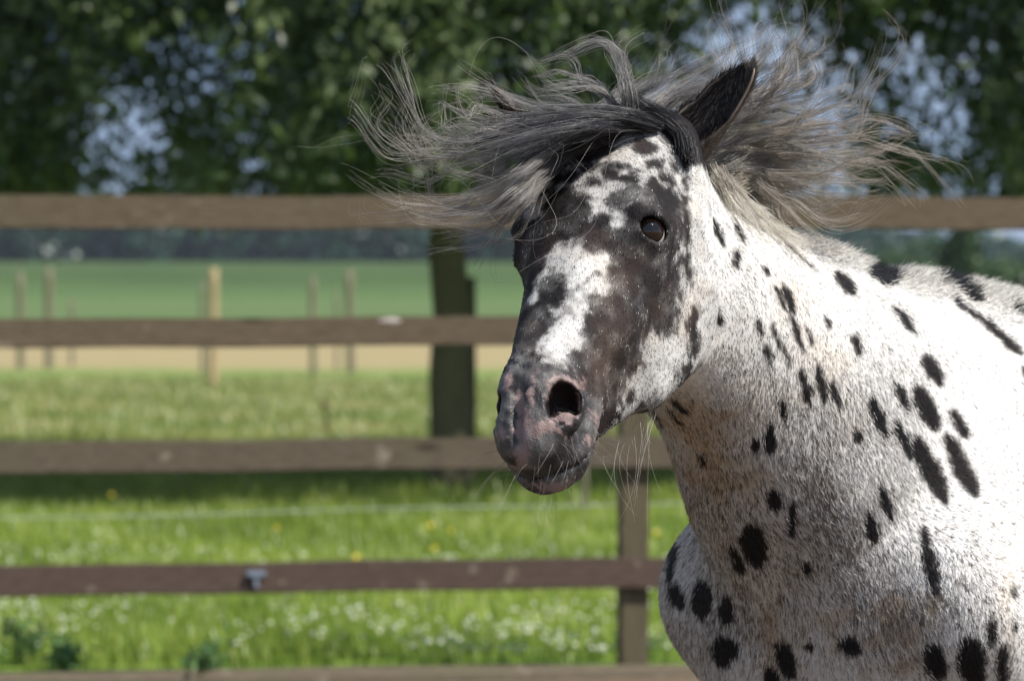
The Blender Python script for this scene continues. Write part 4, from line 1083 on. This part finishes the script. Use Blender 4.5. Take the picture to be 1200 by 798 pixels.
# hair lying on the edge of the forehead
sheet([g([(735,140,'s'),(690,152,'s'),(650,178,'s'),(622,208,'s'),(602,238,'s')]), g([(715,136,'s'),(672,150,'s'),(634,180,'s'),(606,214,'s'),(596,250,4.5)]), g([(770,134,'s'),(720,132,'s'),(672,140,'s'),(640,160,4.5),(612,190,4.5)])], 130, 26, .010, .0035, .006, .004, blk, (.035, .033, .035), 4, .05, (.6, 1.0), .006)
sheet([g([(800,178,'s'),(795,158,'s'),(775,142,'s'),(745,132,'s'),(715,126,4.62)]), g([(812,190,'s'),(806,165,'s'),(790,142,'s'),(765,124,'s'),(740,112,4.66)])], 34, 20, .012, .004, .006, .003, blk, (.03, .028, .03), 5, .03, (.6, 1.0), .006)
# light wisps at the far left
for kx, (pts, nn, sd_) in enumerate([([(600,150,4.55),(540,165),(505,185),(485,160),(462,118)], 10, 6), ([(590,160,4.55),(530,175),(498,160),(478,130),(470,98)], 7, 7), ([(590,190,4.5),(530,225),(490,205),(478,175),(488,150)], 6, 8),
        ([(600,230,4.5),(540,252),(470,250),(430,238),(428,215)], 8, 9), ([(640,140,4.6),(585,128),(545,118),(530,96),(545,76)], 3, 10), ([(600,145,4.6),(560,128),(548,112),(552,94),(566,88)], 3, 11), ([(600,215,4.5),(550,190),(505,160),(480,165),(455,190)], 6, 12)]):
    sheet([g(pts, 4.55)] * 2, max(2, nn * 6 // 10), 13, .03, .004, .022, .010, gry, (.36, .33, .29), 60 + sd_, .3, (.7, 1.1), .02)
# locks thrown up above the poll
for pts, nn, sd_ in [([(740,140,'s'),(738,112,4.64),(728,80),(716,58),(695,50),(668,62),(645,84)], 4, 1), ([(742,140,'s'),(740,110,4.66),(733,85),(738,65),(752,48)], 3, 2), ([(700,140,'s'),(668,120,4.62),(630,112),(612,98),(600,88)], 3, 3),
                     ([(730,138,'s'),(705,105,4.66),(665,96),(640,100),(628,92)], 5, 4), ([(745,138,'s'),(752,110,4.68),(778,92),(790,72),(780,60)], 3, 5), ([(690,140,'s'),(650,128,4.6),(610,122),(575,116),(520,118)], 4, 6),
                     ([(736,140,'s'),(732,108,4.64),(726,78),(724,62),(735,45)], 3, 7)]:
    sheet([g(pts, 4.66)] * 2, nn, 16, .010, .003, .010, .006, (.05, .048, .05), (.30, .29, .28), 80 + sd_, .25, (.8, 1.05), .01)
# mane behind the ear, blown up and to the right
mr = [g([(690,138,4.86),(720,112),(765,95),(815,78),(860,60)], 4.92), g([(740,140,4.88),(790,108),(838,88),(880,62),(905,30)], 4.94), g([(780,150,4.90),(840,118),(888,100),(925,84),(950,50)], 4.96), g([(810,165,4.90),(865,142),(912,130),(950,128),(1000,112)], 4.98),
      g([(825,185,4.90),(875,165),(925,160),(970,172),(1030,182)], 4.98), g([(838,205,4.92),(880,188),(920,190),(965,200),(1020,208)], 4.99), g([(852,222,4.93),(886,208),(915,216),(945,228),(985,240)], 5.0), g([(866,240,4.95),(888,232),(908,242),(926,256),(945,266)], 5.02)]
sheet(mr[1:], 72, 18, .014, .003, .018, .006, (.15, .145, .145), (.31, .295, .275), 21, .22, (.5, 1.05), .035, (.52, .45, .36))
sheet(mr[3:], 66, 20, .014, .003, .016, .006, (.30, .275, .24), (.38, .33, .27), 22, .25, (.45, 1.0), .03, (.62, .54, .43))
sheet(mr[5:], 50, 18, .014, .006, .018, .008, crm, (.44, .38, .30), 23, .3, (.35, .85), .03, (.7, .64, .54))
sheet(mr[:3], 24, 16, .012, .003, .014, .006, (.12, .118, .12), (.28, .27, .27), 24, .18, (.45, 1.0), .03)
# short cream hair of the crest lying down the neck
sheet([g([(838,200,'s'),(852,232,'s'),(868,262,'s'),(884,290,'s')]), g([(852,215,'s'),(874,245,'s'),(895,272,'s'),(915,300,'s')]), g([(872,240,'s'),(898,262,'s'),(922,282,'s'),(938,300,'s')]), g([(900,262,'s'),(925,276,'s'),(945,290,'s'),(962,306,'s')])], 70, 16, .014, .005, .009, .004, (.52, .48, .41), (.70, .66, .58), 25, .3, (.4, 1.0), .006, (.75, .7, .6))
# dark curling strays at the top right, long tan strays at the right
rs_ = np.random.default_rng(99)
for kx in range(26):
    x0 = rs_.uniform(800, 900); a_ = rs_.uniform(-2.2, -.9); L_ = rs_.uniform(50, 110); x1, y1 = x0 + 40 + rs_.uniform(-10, 40), rs_.uniform(60, 110)
    x2, y2 = x1 + math.cos(a_) * L_ * .5, y1 + math.sin(a_) * L_ * .5; x3, y3 = x2 + rs_.uniform(-25, 35), y2 - rs_.uniform(0, 35)
    sheet([g([(x0, 130, 4.86), (x1, y1), (x2, y2), (x3, y3)], 4.9)] * 2, 1, 7, .01, .002, .02, .012, (.07, .06, .055), (.16, .13, .11) if kx % 3 else (.5, .45, .38), 200 + kx, .15, (.8, 1.05), .02)
for kx, pts in enumerate([[(905,175),(960,168),(1010,160),(1060,158),(1100,158)], [(915,182),(970,178),(1020,182),(1060,186),(1085,192)], [(905,150),(960,135),(1000,120),(1015,95),(1030,60)], [(900,205),(960,212),(1010,215),(1050,222),(1100,240)],
                          [(895,225),(935,240),(965,258),(1000,265),(1040,262)], [(890,215),(920,240),(945,262),(985,280)], [(890,130),(930,95),(955,70),(950,45)], [(905,165),(950,140),(990,140),(1010,130),(1040,128)]]):
    sheet([g(pts, 4.93)] * 2, 4, 12, .02, .004, .022, .008, (.30, .265, .22), (.34, .29, .24), 240 + kx, .3, (.8, 1.1), .02)
# loose single hairs
for kx in range(34):
    side_l = kx % 2
    b_ = (fl1 if side_l else mr)[rs_.integers(0, 5 if side_l else 8)]
    sheet([b_] * 2, 2, 1, .04, .003, .05, .03, (.10, .10, .10) if side_l else (.3, .26, .22), (.2, .19, .18), 300 + kx, .4, (.8, 1.15), .05, rad=.00018)
# dark strand looping down past the far eye
sheet([g([(640,190,'s'),(600,235,4.46),(582,290),(578,325),(590,338),(612,318)], 4.46)] * 2, 2, 5, .006, .002, .006, .004, blk, (.03, .03, .03), 401, .0, (.9, 1.0), .005, rad=.0002)
sheet([g([(625,200,'s'),(590,245,4.46),(560,275),(530,290)], 4.46)] * 2, 4, 8, .01, .003, .015, .006, blk, (.08, .08, .08), 402, .1, (.7, 1.0), .005)
M_mane = hair_mat('mane_hair', .38, .45, False, .25)
split = {'forelock': STR[:18], 'mane': STR[18:]}
for nm, L_ in split.items():
    kk = L_[0][0].shape[1]
    P = np.concatenate([a for a, b_, c in L_]); Rr = np.concatenate([np.broadcast_to(b_, a.shape[:2]) for a, b_, c in L_]); Cc = np.concatenate([np.broadcast_to(c, a.shape) for a, b_, c in L_])
    n = len(P); hc = bpy.data.hair_curves.new(nm); hc.add_curves([kk] * n)
    hc.attributes['position'].data.foreach_set('vector', (P - W0).astype(np.float32).ravel())
    ra = hc.attributes.get('radius') or hc.attributes.new('radius', 'FLOAT', 'POINT'); ra.data.foreach_set('value', Rr.astype(np.float32).ravel())
    a = hc.attributes.new('hair_colour', 'FLOAT_COLOR', 'POINT'); a.data.foreach_set('color', np.concatenate([np.clip(Cc, 0, .8), np.ones(Cc.shape[:2] + (1,))], 2).astype(np.float32).ravel())
    hc.materials.append(M_mane); o = bpy.data.objects.new(nm, hc); C.objects.link(o); o.parent = horse
    print(nm, n)
# whiskers on lips and chin, lashes, wisps hanging under the jaw
WH = []; WC = []
r_ = np.random.default_rng(71)
m = (hM > .5) & (qM[:, 0] > .50) & ((qM[:, 1] < -.06)) & _vis; cand = np.where(m)[0]
for i in r_.choice(cand, 70):
    d = NW[i] * .8 + HL * .4 + r_.normal(size=3) * .25 + np.array([-.2, 0, 0]); d /= np.linalg.norm(d); L_ = r_.uniform(.015, .07)
    s = np.linspace(0, 1, 8)[:, None]; WH.append(VW[i] + d * L_ * s + np.array([0, 0, -1]) * .012 * s ** 2 + r_.normal(size=3) * .006 * s ** 2); WC.append(np.array([.10, .09, .08]) * r_.uniform(.4, 3))
for sgn in (1, -1):
    for i in range(46):
        a_ = math.radians(r_.uniform(20, 160)); m_ = np.array([1, 1, sgn])
        p = EYE + emaj * .0225 * math.cos(a_) + emin * .0180 * math.sin(a_) * LIDSGN + eax * .0185
        d = eax * .9 + emin * LIDSGN * .25 + emaj * .4 * math.cos(a_) + r_.normal(size=3) * .1; s = np.linspace(0, 1, 8)[:, None]; L_ = r_.uniform(.007, .014)
        q_ = p + d * L_ * s - emin * LIDSGN * .003 * s ** 2 * 0; WH.append(HP + H2W(q_ * m_)); WC.append(np.array([.02, .018, .017]))
for i in range(22):
    x0 = r_.uniform(732, 775); p0 = at(x0, 478 - (x0 - 745) * .1, 4.62); e = at(x0 - r_.uniform(-10, 30), r_.uniform(510, 640), 4.6)
    s = np.linspace(0, 1, 8)[:, None]; w_ = r_.normal(size=3) * .015
    WH.append(p0 + (e - p0) * s + w_ * np.sin(s * 3.14) + np.array([-.03, 0, 0]) * np.sin(s * 3.14) * r_.random()); WC.append(np.array([.5, .47, .42]) * r_.uniform(.6, 1.1))
WH = np.array(WH); hair_obj('whiskers', WH, np.linspace(.00022, .00006, 8), np.array(WC), None, hair_mat('whisker_hair', .4, .4, False), horse, W0)
